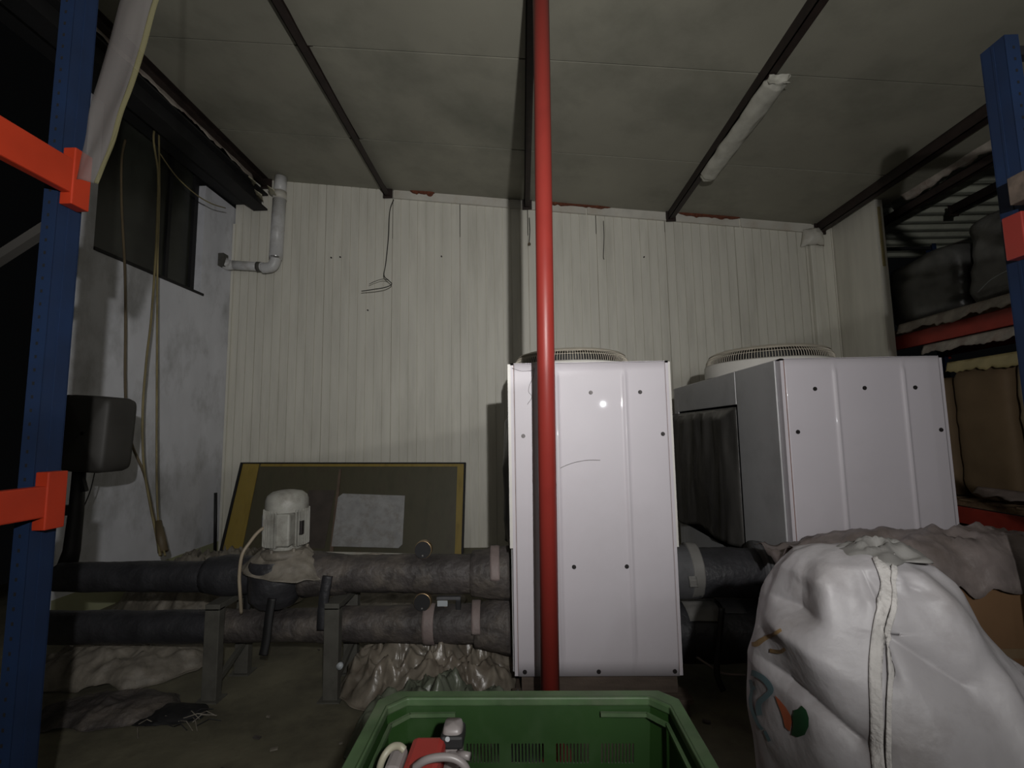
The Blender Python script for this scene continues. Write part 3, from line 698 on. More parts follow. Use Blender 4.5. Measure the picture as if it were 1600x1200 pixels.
# drain pipe
dp = thing('drain_pipe', 'white PVC drain pipe in the top left corner of the back wall', 'pipe', at(432, 420, 6.3))
def T(px, py, Y=6.33): return at(px, py, Y)
MB().cyl(T(439, 277), T(437, 303), 0.082, 24).build('pipe_length', 'pvc', dp, True)
MB().cyl(T(437, 308), T(431, 402), 0.088, 24).build('pipe_length', 'pvc', dp, True)
MB().cyl(T(437, 300), T(437, 312), 0.092, 24).build('coupling', 'trim', dp, True)
e = T(431, 400); MB().tube(spline([T(431, 398), T(430, 408), T(424, 417), T(410, 419)], 6), [0.072]*19, 18).build('elbow', 'pvc', dp, True)
MB().cyl(T(431, 396), T(430.5, 405), 0.085, 24).build('clamp', 'chrome', dp, True)
MB().cyl(T(412, 417), T(362, 414), 0.062, 20).build('pipe_length', 'pvc', dp, True)
MB().cyl(T(408, 417), T(402, 416.6), 0.068, 20).build('coupling', 'stand', dp, True)
MB().tube(spline([T(364, 414), T(354, 414, 6.3), T(350, 408, 6.22)], 5), [0.066]*11, 18).build('elbow', 'pvc', dp, True)
box(T(347, 412, 6.2)-Vector((0.06, 0.02, 0.03)), T(350, 404, 6.24)+Vector((0.03, 0.05, 0.06))).build('bracket', 'stand', dp, bevel=0.005)
# hanging wires on back wall
cable([(615, 312, 6.4), (609, 330, 6.3), (607, 370, 6.25), (603, 410, 6.25), (600, 430, 6.25), (607, 438, 6.2), (612, 444, 6.2), (602, 449, 6.1), (585, 452, 6.1), (565, 455, 6.2)], 0.006, 'black', 'thin dark wire hanging from the flashing and ending in a loop', 'hanging_wire', 'wire')
cable([(607, 438, 6.22), (598, 436, 6.2), (585, 440, 6.2), (577, 444, 6.25)], 0.004, 'screw', 'short loose strand branching from the hanging wire loop', 'hanging_wire', 'wire')
cable([(827, 340, 6.42), (828, 360, 6.42), (827, 378, 6.42)], 0.005, 'black', 'short dark wire hook hanging just left of the red pole', 'hanging_wire', 'wire')
cable([(943, 345, 6.46), (944, 370, 6.46), (943, 400, 6.45), (944, 405, 6.44)], 0.004, 'black', 'thin dark wire on the back wall right of the red pole', 'hanging_wire', 'wire')
c = at(827, 381, 6.42); o = MB().lathe(c, [(0, -0.02), (0.02, -0.015), (0.022, 0), (0.01, 0.02), (0, 0.02)], 10).build('hook_end', 'browncable', None, True, origin=c); tag(o, 'small brown hook end beneath the wire left of the pole', 'hook')
for k, (px, py) in enumerate([(518, 403), (532, 402), (690, 401), (1006, 402), (575, 485)]):
    c = at(px, py, D-0.004); o = MB().cyl(c, c-Vector((0, 0.02, 0)), 0.010, 8).build('wall_screw', 'screw', wb)

# wrapped lamp under purlin
lamp = thing('fluorescent_lamp', 'long fluorescent lamp wrapped in dusty plastic under the ceiling', 'lamp', (2.2, 4.5, 4.5))
lx = 2.185
box((lx-0.03, 3.80, 4.56), (lx+0.06, 5.25, 4.60)).build('housing', 'lampcover', lamp, bevel=0.006)
mb = MB()
def lf(u, v):
    t = PI*u; y = 3.72+1.58*v
    e = 1.0 if 0.04 < v < 0.96 else 0.8
    r = (0.095+0.012*nz(u*4, v*9)+0.010*fold(u*3, v*4, 7))*e
    return (lx+0.015-math.cos(t)*r*1.0, y+0.02*nz(u*5, v*2), 4.585-math.sin(t)*r*0.85)
mb.quadgrid(lf, 22, 90); mb.build('plastic_wrap', 'lampcover', lamp, True, solid=0.003)
MB().cyl((lx-0.005, 3.85, 4.545), (lx-0.005, 5.2, 4.545), 0.014, 10).build('tube', 'label', lamp, True)
MB().quadgrid(lambda u, v: (lx+0.015-0.085+0.17*u, 3.73+0.035*math.sin(PI*v)-0.02*nz(u*4, v*4), 4.515+0.08*v), 10, 8).build('knotted_end', 'lampcover', lamp, True, solid=0.004)

# ------------------------------------------------------------------ leaning board
bd = thing('leaning_board', 'dark olive sheet with yellow edges leaning against the back wall', 'board', (-1.5, 6.2, 0))
BL, BR, TL, TR = at(346, 862, 6.12), at(724, 867, 6.12), at(379, 723, 6.42), at(728, 723, 6.42)
BL.z = BR.z = 0.03+0*BL.z
BL = Vector((at(346, 862, 6.15).x, 6.15, at(346, 862, 6.15).z)); BR = Vector((at(724, 867, 6.15).x, 6.15, at(724, 867, 6.15).z))
def bp(u, v, off=0.0):                     # point on the board plane, u right, v up
    a = BL.lerp(BR, u); b = TL.lerp(TR, u); n = Vector((0, -1, 0.3)).normalized()
    return a.lerp(b, v)+n*off
def bpoly(name, m, uv, o0, o1, parent=bd, **k):
    n = len(uv); mb = MB().add([bp(u, v, o0) for u, v in uv]+[bp(u, v, o1) for u, v in uv],
        [tuple(range(n)), tuple(range(n, 2*n))]+[(i, (i+1) % n, (i+1) % n+n, i+n) for i in range(n)])
    return mb.build(name, m, parent, **k)
bpoly('sheet', 'board', [(0, 0), (1, 0), (1, 1), (0, 1)], -0.03, -0.002)
bpoly('edge_strip', 'yellow', [(0.005, 0), (0.085, 0), (0.078, 0.985), (0.005, 0.985)], 0.0, 0.008)
bpoly('edge_strip', 'yellow', [(0.965, 0), (0.992, 0), (0.992, 0.985), (0.963, 0.985)], 0.0, 0.008)
bpoly('edge_strip', 'yellow', [(0.085, 0.955), (0.963, 0.955), (0.963, 0.985), (0.085, 0.985)], 0.0, 0.006)
bpoly('rim', 'blacksteel', [(0, 0.985), (1, 0.985), (1, 1.0), (0, 1.0)], -0.02, 0.02)
bpoly('rim', 'blacksteel', [(0.992, 0), (1, 0), (1, 1.0), (0.992, 1.0)], -0.02, 0.02)
bpoly('rim', 'blacksteel', [(-0.006, 0), (0.005, 0), (0.005, 1.0), (-0.006, 1.0)], -0.02, 0.02)
bpoly('dark_patch', 'boardpatch', [(0.315, 0.05), (0.425, 0.05), (0.435, 0.68), (0.32, 0.68)], -0.001, 0.003)
bpoly('bottom_rail', 'trim', [(0.0, -0.03), (1.02, -0.03), (1.02, -0.008), (0.0, -0.008)], 0.0, 0.03)
o = bpoly('batten', 'batten', [(0.453, 0.0), (0.468, 0.0), (0.452, 0.92), (0.442, 0.92)], 0.012, 0.03, None); tag(o, 'thin brown batten leaning on the dark board beside the paper', 'batten')
o = bpoly('paper_sheet', 'paper', [(0.458, 0.07), (0.735, 0.06), (0.75, 0.10), (0.744, 0.62), (0.475, 0.64), (0.457, 0.60)], 0.034, 0.037, None); tag(o, 'stained pale paper sheet fixed to the dark leaning board', 'paper')
# ledge on which board stands
o = box((XL+0.03, 5.95, 0.0), (0.0, D-0.006, 0.125)).build('floor_ledge', 'slab'); o.name = 'trim_2'; o['kind'] = 'structure'

# dark seam pipe at corner bottom
o = MB().tube([at(337, 770, 6.3), at(336, 862, 6.3)], 0.02, 8).build('corner_rod', 'black', None, True, origin=at(337, 862, 6.3)); tag(o, 'short dark rod standing in the left corner beside the board', 'rod')

# ------------------------------------------------------------------ heaps of film and debris
def heap(name, lab, cat, cx, cy, sx, sy, h, m, seed, z0=0.0, nx=90, ny=60, rough=1.0, rot=0.0):
    mb = MB(); ca, sa = math.cos(rot), math.sin(rot)
    def fn(u, v):
        a = (u-0.5)*2; b = (v-0.5)*2; rr_ = math.sqrt(a*a+b*b)
        w = 1+0.22*nz(math.atan2(b, a)*1.3, seed)
        env = max(0, 1-(rr_/w)**2.2)
        x, y = a*sx, b*sy
        f_ = 0.45*fold(x*3.2, y*3.2, seed)+(0.25+0.2*rough)*fold(x*7.5, y*7.5, seed+3)+0.12*rough*fold(x*15, y*15, seed+6)+0.3*nz(x*2, y*2, seed+5)
        z = z0+0.004+h*env**0.6*(0.45+0.6*f_*rough)
        x += 0.03*nz(x*8, y*8, seed+8); y += 0.03*nz(x*8, y*8, seed+9)
        if rr_ > w: z = z0+0.004+0.004*(1+nz(x*9, y*9, seed))
        k = min(1, w*1.05/max(rr_, 1e-4)); x *= k; y *= k
        return (cx+x*ca-y*sa, cy+x*sa+y*ca, max(z, z0+0.003))
    mb.quadgrid(fn, nx, ny)
    o = mb.build(name, m, None, True, solid=0.003, origin=(cx, cy, z0)); tag(o, lab, cat); return o
heap('plastic_sheeting', 'crumpled dirty brown plastic sheeting heaped below the pipes left of the chiller', 'plastic sheet', -0.62, 3.42, 0.62, 0.50, 0.27, 'sheet', 2.0, rough=1.5, nx=130, ny=100)
heap('plastic_sheeting', 'greenish crumpled film lying in front of the brown plastic heap', 'plastic sheet', -0.45, 2.72, 0.50, 0.27, 0.26, 'greensheet', 9.0, rough=1.5)
heap('plastic_bag', 'pale crumpled plastic bag beside the bottom left corner of the chiller', 'plastic bag', -0.05, 2.63, 0.14, 0.15, 0.30, 'lag_grey', 14.0, nx=40, ny=40)
heap('debris_pile', 'rubble and rags heaped on the floor at far left under the pipes', 'debris', -2.95, 3.55, 0.62, 0.34, 0.22, 'rag', 21.0)
heap('debris_pile', 'low dark refuse mound on the floor by the blue upright', 'debris', -2.55, 3.0, 0.42, 0.2, 0.08, 'lag', 27.0)
heap('debris_pile', 'dusty heap of rags behind the upper pipe left of the board', 'debris', -3.15, 5.05, 0.9, 0.75, 0.50, 'rag', 33.0, nx=110, ny=70)
heap('debris_pile', 'flat brown scraps on the floor behind the pipes, right of the pump', 'debris', -1.3, 4.8, 0.7, 0.5, 0.10, 'rag', 39.0)
heap('straw_tuft', 'dark matted tuft of fibres at the foot of the left pipe stand', 'debris', -2.13, 2.96, 0.22, 0.11, 0.05, 'black', 45.0, nx=40, ny=30)
for k in range(16):
    a = random.uniform(-0.9, 0.9); L = random.uniform(0.08, 0.22); x = -2.08+random.uniform(-0.18, 0.2); y = 2.9+random.uniform(-0.08, 0.1)
    if k == 0: tf = thing('twigs', 'thin fibres scattered around the foot of the left pipe stand', 'debris', (-2.08, 2.9, 0.01))
    MB().tube([(x, y, 0.012), (x+L/2*math.cos(a), y+L/2*math.sin(a), 0.035), (x+L*math.cos(a), y+L*math.sin(a), 0.012)], 0.003, 4).build('twig', 'rag' if k % 3 else 'black', tf)
# little scraps
for k in range(26):
    x = random.uniform(-3.2, 1.5); y = random.uniform(2.4, 3.0) if k % 3 else random.uniform(3.5, 4.6); a = random.uniform(0, PI); s_ = random.uniform(0.015, 0.05)
    if k == 0: sc = thing('floor_litter', 'small loose chips and crumbs scattered over the dark floor', 'litter', (0, 3, 0))
    if -0.4 < x < 1.0 and y > 2.8: continue
    MB().bar((x, y, 0.008), (x+s_*math.cos(a), y+s_*math.sin(a), 0.01), s_*0.5, 0.007).build('chip', 'lag' if k % 2 else 'rag', sc)
# floor hoses between the pipes
for k, (pts, m, lab) in enumerate([
    ([(500, 864, 6.05), (560, 865, 6.05), (640, 867, 6.05), (745, 870, 6.05)], 'trim', 'pale flat strip lying along the foot of the leaning board'),
    ([(555, 872, 3.36), (585, 868, 3.36), (612, 871, 3.36), (640, 873, 3.36)], 'rag', 'loose pale hose end lying on top of the upper pipe')]):
    cable(pts, 0.018, m, lab, 'loose_hose', 'hose')

# ------------------------------------------------------------------ pallet racks
def upright(xa, xb, ya, ztop, lab, sgn, braces=((0.3, 1.0), (1.75, 1.05), (2.45, 1.8))):
    # xa aisle face, xb far post; post 0.10 deep (Y), 0.07 wide (X)
    r = thing('rack_upright', lab, 'rack frame', (xa, ya+0.05, 0))
    for x in (xa, xb):
        t = 0.055*sgn; X0, X1 = sorted((x, x+t))
        if abs(x-xb) < 1e-6: X0, X1 = sorted((x, x-t))
        mb = MB().box((X0, ya, 0.01), (X1, ya+0.004, ztop)).box((X0, ya+0.098, 0.01), (X1, ya+0.102, ztop))
        s0, s1 = (X0, X0+0.004) if (x == xa) == (sgn > 0) else (X1-0.004, X1)
        mb.box((s0, ya+0.003, 0.01), (s1, ya+0.099, ztop))
        r0, r1 = (s0-0.002, s0+0.001) if s0 == X0 else (s1-0.001, s1+0.002)
        mb.box((r0, ya+0.046, 0.02), (r1, ya+0.056, ztop-0.01))
        mb.build('post', 'blue', r)
        box((X0-0.03, ya-0.02, 0.0), (X1+0.03, ya+0.12, 0.01)).build('foot_plate', 'blue', r)
    hm = MB(); z = 0.15
    fx_ = xa-0.0012*sgn
    while z < ztop-0.04:
        hm.box((xa+0.03*sgn-0.004, ya-0.0012, z), (xa+0.03*sgn+0.004, ya+0.0, z+0.012))
        z += 0.05
    hm.build('punched_slots', 'hole', r, kind='stuff')
    xi, xo = xa+0.05*sgn, xb-0.05*sgn
    for za, zb in braces:
        MB().bar((xi, ya+0.05, za), (xo, ya+0.05, zb), 0.035, 0.035).build('brace', 'blackbox', r)
    MB().bar((xa+0.05*sgn, ya+0.05, ztop-0.045), (xb-0.05*sgn, ya+0.05, ztop-0.045), 0.04, 0.04).build('strut', 'blacksteel', r)
    return r
def rbeam(x, y0, y1, z, h, lab, sgn, m='orange', face=0.05):
    # beam along Y fixed on the aisle side of the uprights, connectors at both ends
    r = thing('rack_beam', lab, 'rack beam', (x, (y0+y1)/2, z))
    X0, X1 = sorted((x-0.002*sgn, x+face*sgn))
    xf = x-0.002*sgn
    lo, hi = sorted((xf-0.006*sgn, xf-0.045*sgn))
    box((lo, y0+0.035, z), (hi, y1-0.035, z+h)).build('beam', m, r, bevel=0.006)
    for ya, yb in ((y0-0.03, y0+0.045), (y1-0.045, y1+0.03)):
        l2, h2 = sorted((xf, xf-0.05*sgn))
        box((l2, ya, z-0.045), (h2, yb, z+h+0.05)).build('connector', m, r, bevel=0.004)
    return r
# left rack: post corner at x=-1.75
LXa, LYa = -1.775, 1.70
upright(LXa, LXa-1.0, LYa, 4.3, 'tall blue punched rack frame at the left edge', -1, ((0.5, 0.1), (2.50, 1.90), (3.75, 3.1)))
#upright(LXa, LXa-1.0, LYa-2.8, 4.3, 'blue punched rack frame of the left rack behind the viewer', -1)
zt = at(100, 240, LYa+0.03).z; zl = at(90, 325, LYa+0.03).z
rbeam(LXa, LYa-2.70, LYa+0.05, zl+0.05, (zt-zl)-0.09, 'orange-red upper beam joined to the left blue rack frame', -1)
zt = at(45, 733, LYa+0.03).z; zl = at(45, 832, LYa+0.03).z
rbeam(LXa, LYa-2.70, LYa+0.05, zl+0.055, (zt-zl)-0.115, 'orange-red lower beam joined to the left blue rack frame', -1)
# right rack
RXa, RYa = 1.965, 1.80
upright(RXa, RXa+1.0, RYa, at(1545, 70, 1.85).z, 'blue punched rack frame at the right edge with an open top', 1, ((0.3, 1.0), (1.75, 1.05), (2.98, 2.45)))
#upright(RXa, RXa+1.0, RYa-2.8, at(1545, 70, 1.85).z, 'blue punched rack frame of the right rack behind the viewer', 1)
zt = at(1585, 337, RYa+0.02).z; zl = at(1585, 402, RYa+0.02).z
rbeam(RXa, RYa-2.70, RYa+0.02, zl+0.04, (zt-zl)-0.09, 'red beam joined to the right blue rack frame', 1, 'red')
zw = zt+0.005
box((RXa-0.06, -0.6, zw), (RXa+1.0, 1.74, zw+0.02)).build('x', 'wood')
bpy.data.objects['x'].name = 'shelf_board'; tag(bpy.data.objects['shelf_board'], 'brown wooden board lying on the red right rack beam', 'board')
o = box((RXa-0.075, 1.50, zw+0.021), (RXa+0.9, 1.79, zw+0.13)).build('timber_block', 'greywood', bevel=0.004); tag(o, 'brown timber block on the right rack next to the blue frame', 'timber')
# rack load tie at left: white shiny rag between posts
# back right rack beyond the stub wall
BX = 4.62
upright(BX, BX+1.0, 3.05, 4.1, 'far blue rack frame behind the cartons on the right', 1)
upright(BX, BX+1.0, 6.3, 4.1, 'far blue rack frame hidden behind the stub wall', 1)
zb1 = at(1450, 535, 5.3).z
rbeam(BX, 3.10, 6.36, zb1, 0.17, 'dusty red far beam under the black wrapped load', 1, 'darkred')
rbeam(BX+1.0, 3.10, 6.36, zb1, 0.15, 'red far beam at the back of the wrapped load', -1, 'darkred')
zb2 = at(1545, 833, 4.7).z
rbeam(BX, 3.10, 6.36, zb2, 0.17, 'dusty red far beam under the brown cartons', 1, 'darkred')
rbeam(BX+1.0, 3.10, 6.36, zb2, 0.15, 'red far beam at the back of the brown cartons', -1, 'darkred')
for zz, lab in ((zb1+0.175, 'worn wooden pallet under the black wrapped load'), (zb2+0.175, 'wooden pallet under the brown cartons')):
    r = thing('pallet', lab, 'pallet', (BX+0.5, 4.7, zz))
    for k in range(10): box((BX-0.05, 3.3+k*0.29, zz+0.06), (BX+1.02, 3.44+k*0.29, zz+0.08)).build('plank', 'wood', r)
    for x in (BX, BX+0.45, BX+0.9): box((x, 3.3, zz), (x+0.08, 6.05, zz+0.06)).build('runner', 'wood', r)
# black wrapped bundles
def bundle(x0, x1, y0, y1, z0, z1, m, seed, lab, name='wrapped_load', cat='wrapped load', lump=0.07):
    bm = bmesh.new(); bmesh.ops.create_cube(bm, size=1.0)
    bmesh.ops.subdivide_edges(bm, edges=bm.edges, cuts=18, use_grid_fill=True)
    c = Vector(((x0+x1)/2, (y0+y1)/2, (z0+z1)/2)); s_ = Vector((x1-x0, y1-y0, z1-z0)); mb = MB()
    for v in bm.verts:
        p = v.co.copy(); q = Vector((p.x*2, p.y*2, p.z*2))
        k = max(abs(q.x), abs(q.y), abs(q.z)); L6 = (abs(q.x)**7+abs(q.y)**7+abs(q.z)**7)**(1/7)
        q = q*(k/L6)
        w = Vector((c.x+q.x*s_.x/2, c.y+q.y*s_.y/2, c.z+q.z*s_.z/2))
        d = q.normalized(); nn_ = lump*noise.noise(w*1.9+Vector((seed, 0, 0)))+lump*0.5*noise.noise(Vector((w.x*3, w.y*3, w.z*9))+Vector((0, seed, 0)))
        if q.z < -0.9: nn_ = 0
        w += d*nn_
        if q.z > 0.4: w.x += 0.10*(q.z-0.4)*(1-abs(q.x))
        mb.v.append(w)
    mb.f = [tuple(v.index for v in f.verts) for f in bm.faces]; bm.free()
    for i, w in enumerate(mb.v):
        if w.z < z0+0.001: mb.v[i] = Vector((w.x, w.y, z0+0.001))
    o = mb.build(name, m, None, True, origin=(c.x, c.y, z0)); tag(o, lab, cat); return o
zs1 = zb1+0.26
zt1 = at(1440, 375, 5.3).z
bundle(BX-0.02, BX+0.95, 4.95, 5.95, zs1, zt1-0.12, 'wrapblack', 3.0, 'black stretch-wrapped load on the far rack next to the stub wall')
bundle(BX-0.02, BX+0.95, 3.75, 4.92, zs1, zt1-0.02, 'wrapblack', 8.0, 'black stretch-wrapped load on the far rack beside the right blue frame')
torn(BX-0.08, 3.8, 5.7, zs1+0.03, 0.05, 0.15, 'tornfoil', 'torn_film', 'torn film shreds hanging over the far red beam', 'film', 23, 120, -1)
torn(BX-0.07, 3.7, 5.4, zb1-0.02, 0.04, 0.14, 'tornfoil', 'torn_film', 'loose film scraps hanging below the far red beam', 'film', 29, 100, -1)
cable([(1528, 457, 4.4), (1545, 440, 4.3), (1560, 430, 4.25), (1580, 420, 4.2)], 0.004, 'label', 'thin white string stretched from the black load to the blue frame', 'string', 'string')
# tall brown carton tubes on lower level
zs2 = zb2+0.26
zt2 = at(1500, 567, 4.9).z
bundle(BX-0.05, BX+0.55, 4.55, 5.15, zs2, zt2, 'card', 5.0, 'tall brown carton on the far rack closest to the chiller', 'carton', 'carton', 0.03)
bundle(BX-0.06, BX+0.62, 3.80, 4.50, zs2, zt2+0.03, 'card2', 6.5, 'tan carton on the far rack right of the tall brown one', 'carton', 'carton', 0.03)
bundle(BX-0.05, BX+0.6, 5.2, 5.9, zs2, zt2-0.1, 'card', 7.5, 'brown carton on the far rack hidden behind the chiller', 'carton', 'carton', 0.03)
torn(BX-0.09, 4.2, 5.1, zt2+0.03, 0.04, 0.16, 'packtape', 'packing_tape', 'crinkled yellow packing tape over the tops of the cartons', 'tape', 37, 60, -1)
torn(BX-0.10, 3.8, 4.9, zs2+0.15, 0.10, 0.10, 'tape', 'torn_film', 'grey film flap across the foot of the cartons', 'film', 41, 60, -1)
# things under the lower red beam
c = at(1517, 838, 4.9); r = thing('bottle_crate', 'green slatted crate under the far lower red beam', 'crate', (BX+0.2, 4.95, 0.0))
zc1 = zb2-0.03
for k in range(6):
    z = zc1-0.05-k*0.07; box((BX+0.0, 4.75, z), (BX+0.4, 5.15, z+0.035)).build('slat', 'greenbox', r, bevel=0.004)
for xx, yy_ in ((BX+0.01, 4.76), (BX+0.37, 4.76), (BX+0.01, 5.12), (BX+0.37, 5.12)): box((xx, yy_, 0.004), (xx+0.02, yy_+0.02, zc1)).build('corner_post', 'greenbox', r)
o = box((BX+0.0, 4.38, 0.004), (BX+0.4, 4.68, zc1-0.02)).build('plastic_drum', 'bluebox', bevel=0.04); tag(o, 'bright blue plastic drum under the far lower red beam', 'drum')
o = box((BX-0.02, 4.715, 0.004), (BX+0.3, 4.735, zc1-0.01)).build('pale_panel', 'whitetrim', bevel=0.002); tag(o, 'narrow pale panel between the green crate and blue drum', 'panel')
o = box((BX+0.0, 3.75, 0.004), (BX+0.5, 4.3, zc1-0.0)).build('grey_carton', 'greytape', bevel=0.01); tag(o, 'grey carton right of the blue drum under the far red beam', 'carton')

# brown box behind bag, with film on top
bx0, bx1 = at(1452, 950, 2.3).x-0.25, 3.6
zbx = at(1500, 905, 2.3).z
cb = thing('cardboard_box', 'big brown cardboard box behind the white bag on the right', 'box', ((bx0+bx1)/2, 2.6, 0))
box((bx0, 2.2, 0.13), (bx1, 2.86, zbx)).build('carton', 'card3', cb, bevel=0.01)
box((bx0+0.02, 2.197, zbx-0.30), (bx1, 2.199, zbx-0.26)).build('tape', 'card', cb)
r = thing('pallet', 'wooden pallet under the big brown cardboard box', 'pallet', ((bx0+bx1)/2, 2.5, 0))
for k in range(5): box((bx0, 2.2+k*0.14, 0.10), (bx1, 2.29+k*0.14, 0.125)).build('plank', 'wood', r)
for x in (bx0, (bx0+bx1)/2, bx1-0.1): box((x, 2.2, 0.004), (x+0.1, 2.86, 0.10)).build('runner', 'wood', r)
mb = MB()
def pf(u, v):
    x = bx0-0.25+(bx1-bx0+0.3)*u; y = 2.16+0.72*v
    f_ = 0.05*fold(x*3, y*4, 2)+0.045*fold(x*8, y*7, 5)+0.03*nz(x*2, y*3)
    z = zbx+0.03+0.10*math.sin(PI*min(1, v*1.2+0.15))+f_
    if v < 0.12: z -= (0.12-v)*1.2*(1+nz(x*4, 0, 3)); y = 2.16+0.72*0.12-0.03-0.4*(0.12-v)-0.03*nz(x*7)
    if u < 0.1: z -= (0.1-u)*0.8
    return (x, y, z)
mb.quadgrid(pf, 120, 40)
o = mb.build('plastic_cover', 'pinkfilm', None, True, solid=0.003, origin=((bx0+bx1)/2, 2.5, zbx)); tag(o, 'crumpled pinkish plastic cover on top of the brown box', 'plastic cover')
# ------------------------------------------------------------------ big white bag
LV = [(0.0, 0.74, 1.80, 0.44), (0.3, 0.72, 1.80, 0.46), (0.6, 0.70, 1.64, 0.42), (0.80, 0.68, 1.47, 0.37), (0.95, 0.67, 1.31, 0.31),
      (1.05, 0.69, 1.23, 0.27), (1.14, 0.72, 1.17, 0.23), (1.22, 0.765, 1.13, 0.19), (1.28, 0.80, 1.10, 0.14), (1.305, 0.85, 1.06, 0.08), (1.315, 0.93, 1.0, 0.015)]
def bag_lv(z):
    for a, b in zip(LV, LV[1:]):
        if z <= b[0]:
            t = (z-a[0])/(b[0]-a[0]); return [a[i]+(b[i]-a[i])*t for i in range(4)]
    return list(LV[-1])
BY = 1.42
def smooth_dist(px, pz, pts):               # distance in (x,z) to a polyline
    best = 9
    for (ax, az), (bx_, bz) in zip(pts, pts[1:]):
        dx, dz = bx_-ax, bz-az; t = max(0, min(1, ((px-ax)*dx+(pz-az)*dz)/(dx*dx+dz*dz)))
        best = min(best, math.hypot(px-ax-t*dx, pz-az-t*dz))
    return best
def xz(px, py, Y=1.2):
    p = at(px, py, Y); return (p.x, p.z)
valleys = [([xz(1235, 905), xz(1280, 920), xz(1303, 950), xz(1300, 985), xz(1250, 1005), xz(1180, 1040)], 0.050, 0.030),
           ([xz(1165, 1055), xz(1230, 1085), xz(1290, 1120), xz(1330, 1150)], 0.035, 0.028),
           ([xz(1400, 1000), xz(1450, 1030), xz(1500, 1060)], 0.035, 0.04),
           ([xz(1325, 860), xz(1345, 890), xz(1320, 925), xz(1300, 985)], 0.035, 0.025),
           ([xz(1400, 918), xz(1450, 925), xz(1470, 935)], 0.015, 0.015),
           ([xz(1385, 870), xz(1392, 960), xz(1386, 1050)], 0.015, 0.012)]
ridges = [([xz(1340, 900), xz(1310, 990), xz(1290, 1030)], 0.030, 0.03),
          ([xz(1190, 930), xz(1240, 960), xz(1270, 975)], 0.03, 0.04),
          ([xz(1220, 1020), xz(1300, 1050)], 0.02, 0.045),
          ([xz(1550, 1060), xz(1560, 1150)], 0.02, 0.03),
          ([xz(1400, 870), xz(1425, 890), xz(1440, 920)], 0.025, 0.02)]
bagmb = MB(); NU, NV = 420, 240
def bagf(u, v):
    v2 = v**0.8
    z = 1.315*v2 if v2 < 1 else 1.315
    _, xl, xr, ry = bag_lv(z)
    t = 2*PI*u; cx_ = (xl+xr)/2; rx = (xr-xl)/2; e = 0.8
    ca = math.copysign(abs(math.cos(t))**e, math.cos(t)); sa = math.copysign(abs(math.sin(t))**e, math.sin(t))
    x = cx_+rx*ca; y = BY+ry*sa
    d = Vector((ca, sa, 0.25)).normalized()
    top = max(0, (z-1.0)/0.315)
    k = 0.022*nz(x*2.3, y*2.3, z*2.3)+0.010*nz(x*7, y*7, z*7)+0.016*top*fold(x*6, y*6, z*4)+0.008*fold(x*3.5+z*2, y*3, z*1.7)
    if sa < 0.3:
        f2 = min(1, (0.3-sa)/0.5)
        for pts, dep, w in valleys: k -= f2*dep*1.15*math.exp(-smooth_dist(x, z, pts)/(w*1.1))
        for pts, dep, w in ridges: k += f2*dep*math.exp(-(smooth_dist(x, z, pts)/w)**2)
    # gathered neck
    k += 0.018*top*math.sin(t*9+3*nz(z*4))*0.6
    fade = min(1, (1-v)*14); k *= fade
    p = Vector((x, y, z))+d*k
    p.z += 0.02*top*nz(x*8, y*8, 3)*(1 if v > 0.85 else 0)
    return (p.x, p.y, max(0.006, p.z))
bagmb.quadgrid(bagf, NU, NV, True)
bag = bagmb.build('bulk_bag', 'bag', None, True, origin=(1.2, BY, 0.005)); tag(bag, 'big white woven bulk bag with central seam in the right foreground', 'bag')
bvh = BVHTree.FromPolygons([tuple(p) for p in bagmb.v], bagmb.f)
def hit(px, py, off=0.003):
    d = ray(px, py); h = bvh.ray_cast(CAM, d)
    if h[0] is None: return None
    n = h[1] if h[1].dot(d) < 0 else -h[1]
    return h[0]+n*off-d*0.002
def decal(name, m, poly, step=4.0, off=0.003):
    # fill a print outline with small quads laid on the cloth
    def inside(x, y):
        c_ = False; j = len(poly)-1
        for i in range(len(poly)):
            xi, yi = poly[i]; xj, yj = poly[j]
            if (yi > y) != (yj > y) and x < (xj-xi)*(y-yi)/(yj-yi)+xi: c_ = not c_
            j = i
        return c_
    n = len(poly); c_ = (sum(p[0] for p in poly)/n, sum(p[1] for p in poly)/n)
    mb = MB(); K = 6; rows = []
    m_ = []
    for i in range(n):
        a, b = poly[i], poly[(i+1) % n]
        for s_ in range(3): m_.append((a[0]+(b[0]-a[0])*s_/3, a[1]+(b[1]-a[1])*s_/3))
    ok = True
    for k in range(K+1):
        for p in m_:
            q = (c_[0]+(p[0]-c_[0])*k/K, c_[1]+(p[1]-c_[1])*k/K); h = hit(*q, off)
            if h is None: h = mb.v[-1] if mb.v else at(*q, 1.2)
            mb.v.append(h)
    w = len(m_)
    for k in range(K):
        for i in range(w):
            mb.f.append((k*w+i, k*w+(i+1) % w, (k+1)*w+(i+1) % w, (k+1)*w+i))
    return mb.build(name, m, bag, True)
def ribbon(name, m, pts, w, off=0.004, solid=0, n=8):
    P2 = [Vector((*p, 0)) for p in pts]; sp = spline(P2, n); mb = MB(); L_ = len(sp); K = 4
    last = None
    for i, p in enumerate(sp):
        d = (sp[min(i+1, L_-1)]-sp[max(i-1, 0)]).normalized(); s_ = Vector((-d.y, d.x, 0))
        ww = w(i/(L_-1)) if callable(w) else w
        for k in range(K+1):
            q = p+s_*ww*(k/K-0.5)*1.0; h = hit(q.x, q.y, off)
            if h is None: h = last if last else at(q.x, q.y, 1.2)
            mb.v.append(h); last = h
    for i in range(L_-1):
        for k in range(K): mb.f.append((i*5+k, i*5+k+1, i*5+k+6, i*5+k+5))
    return mb.build(name, m, bag, True, solid=solid)
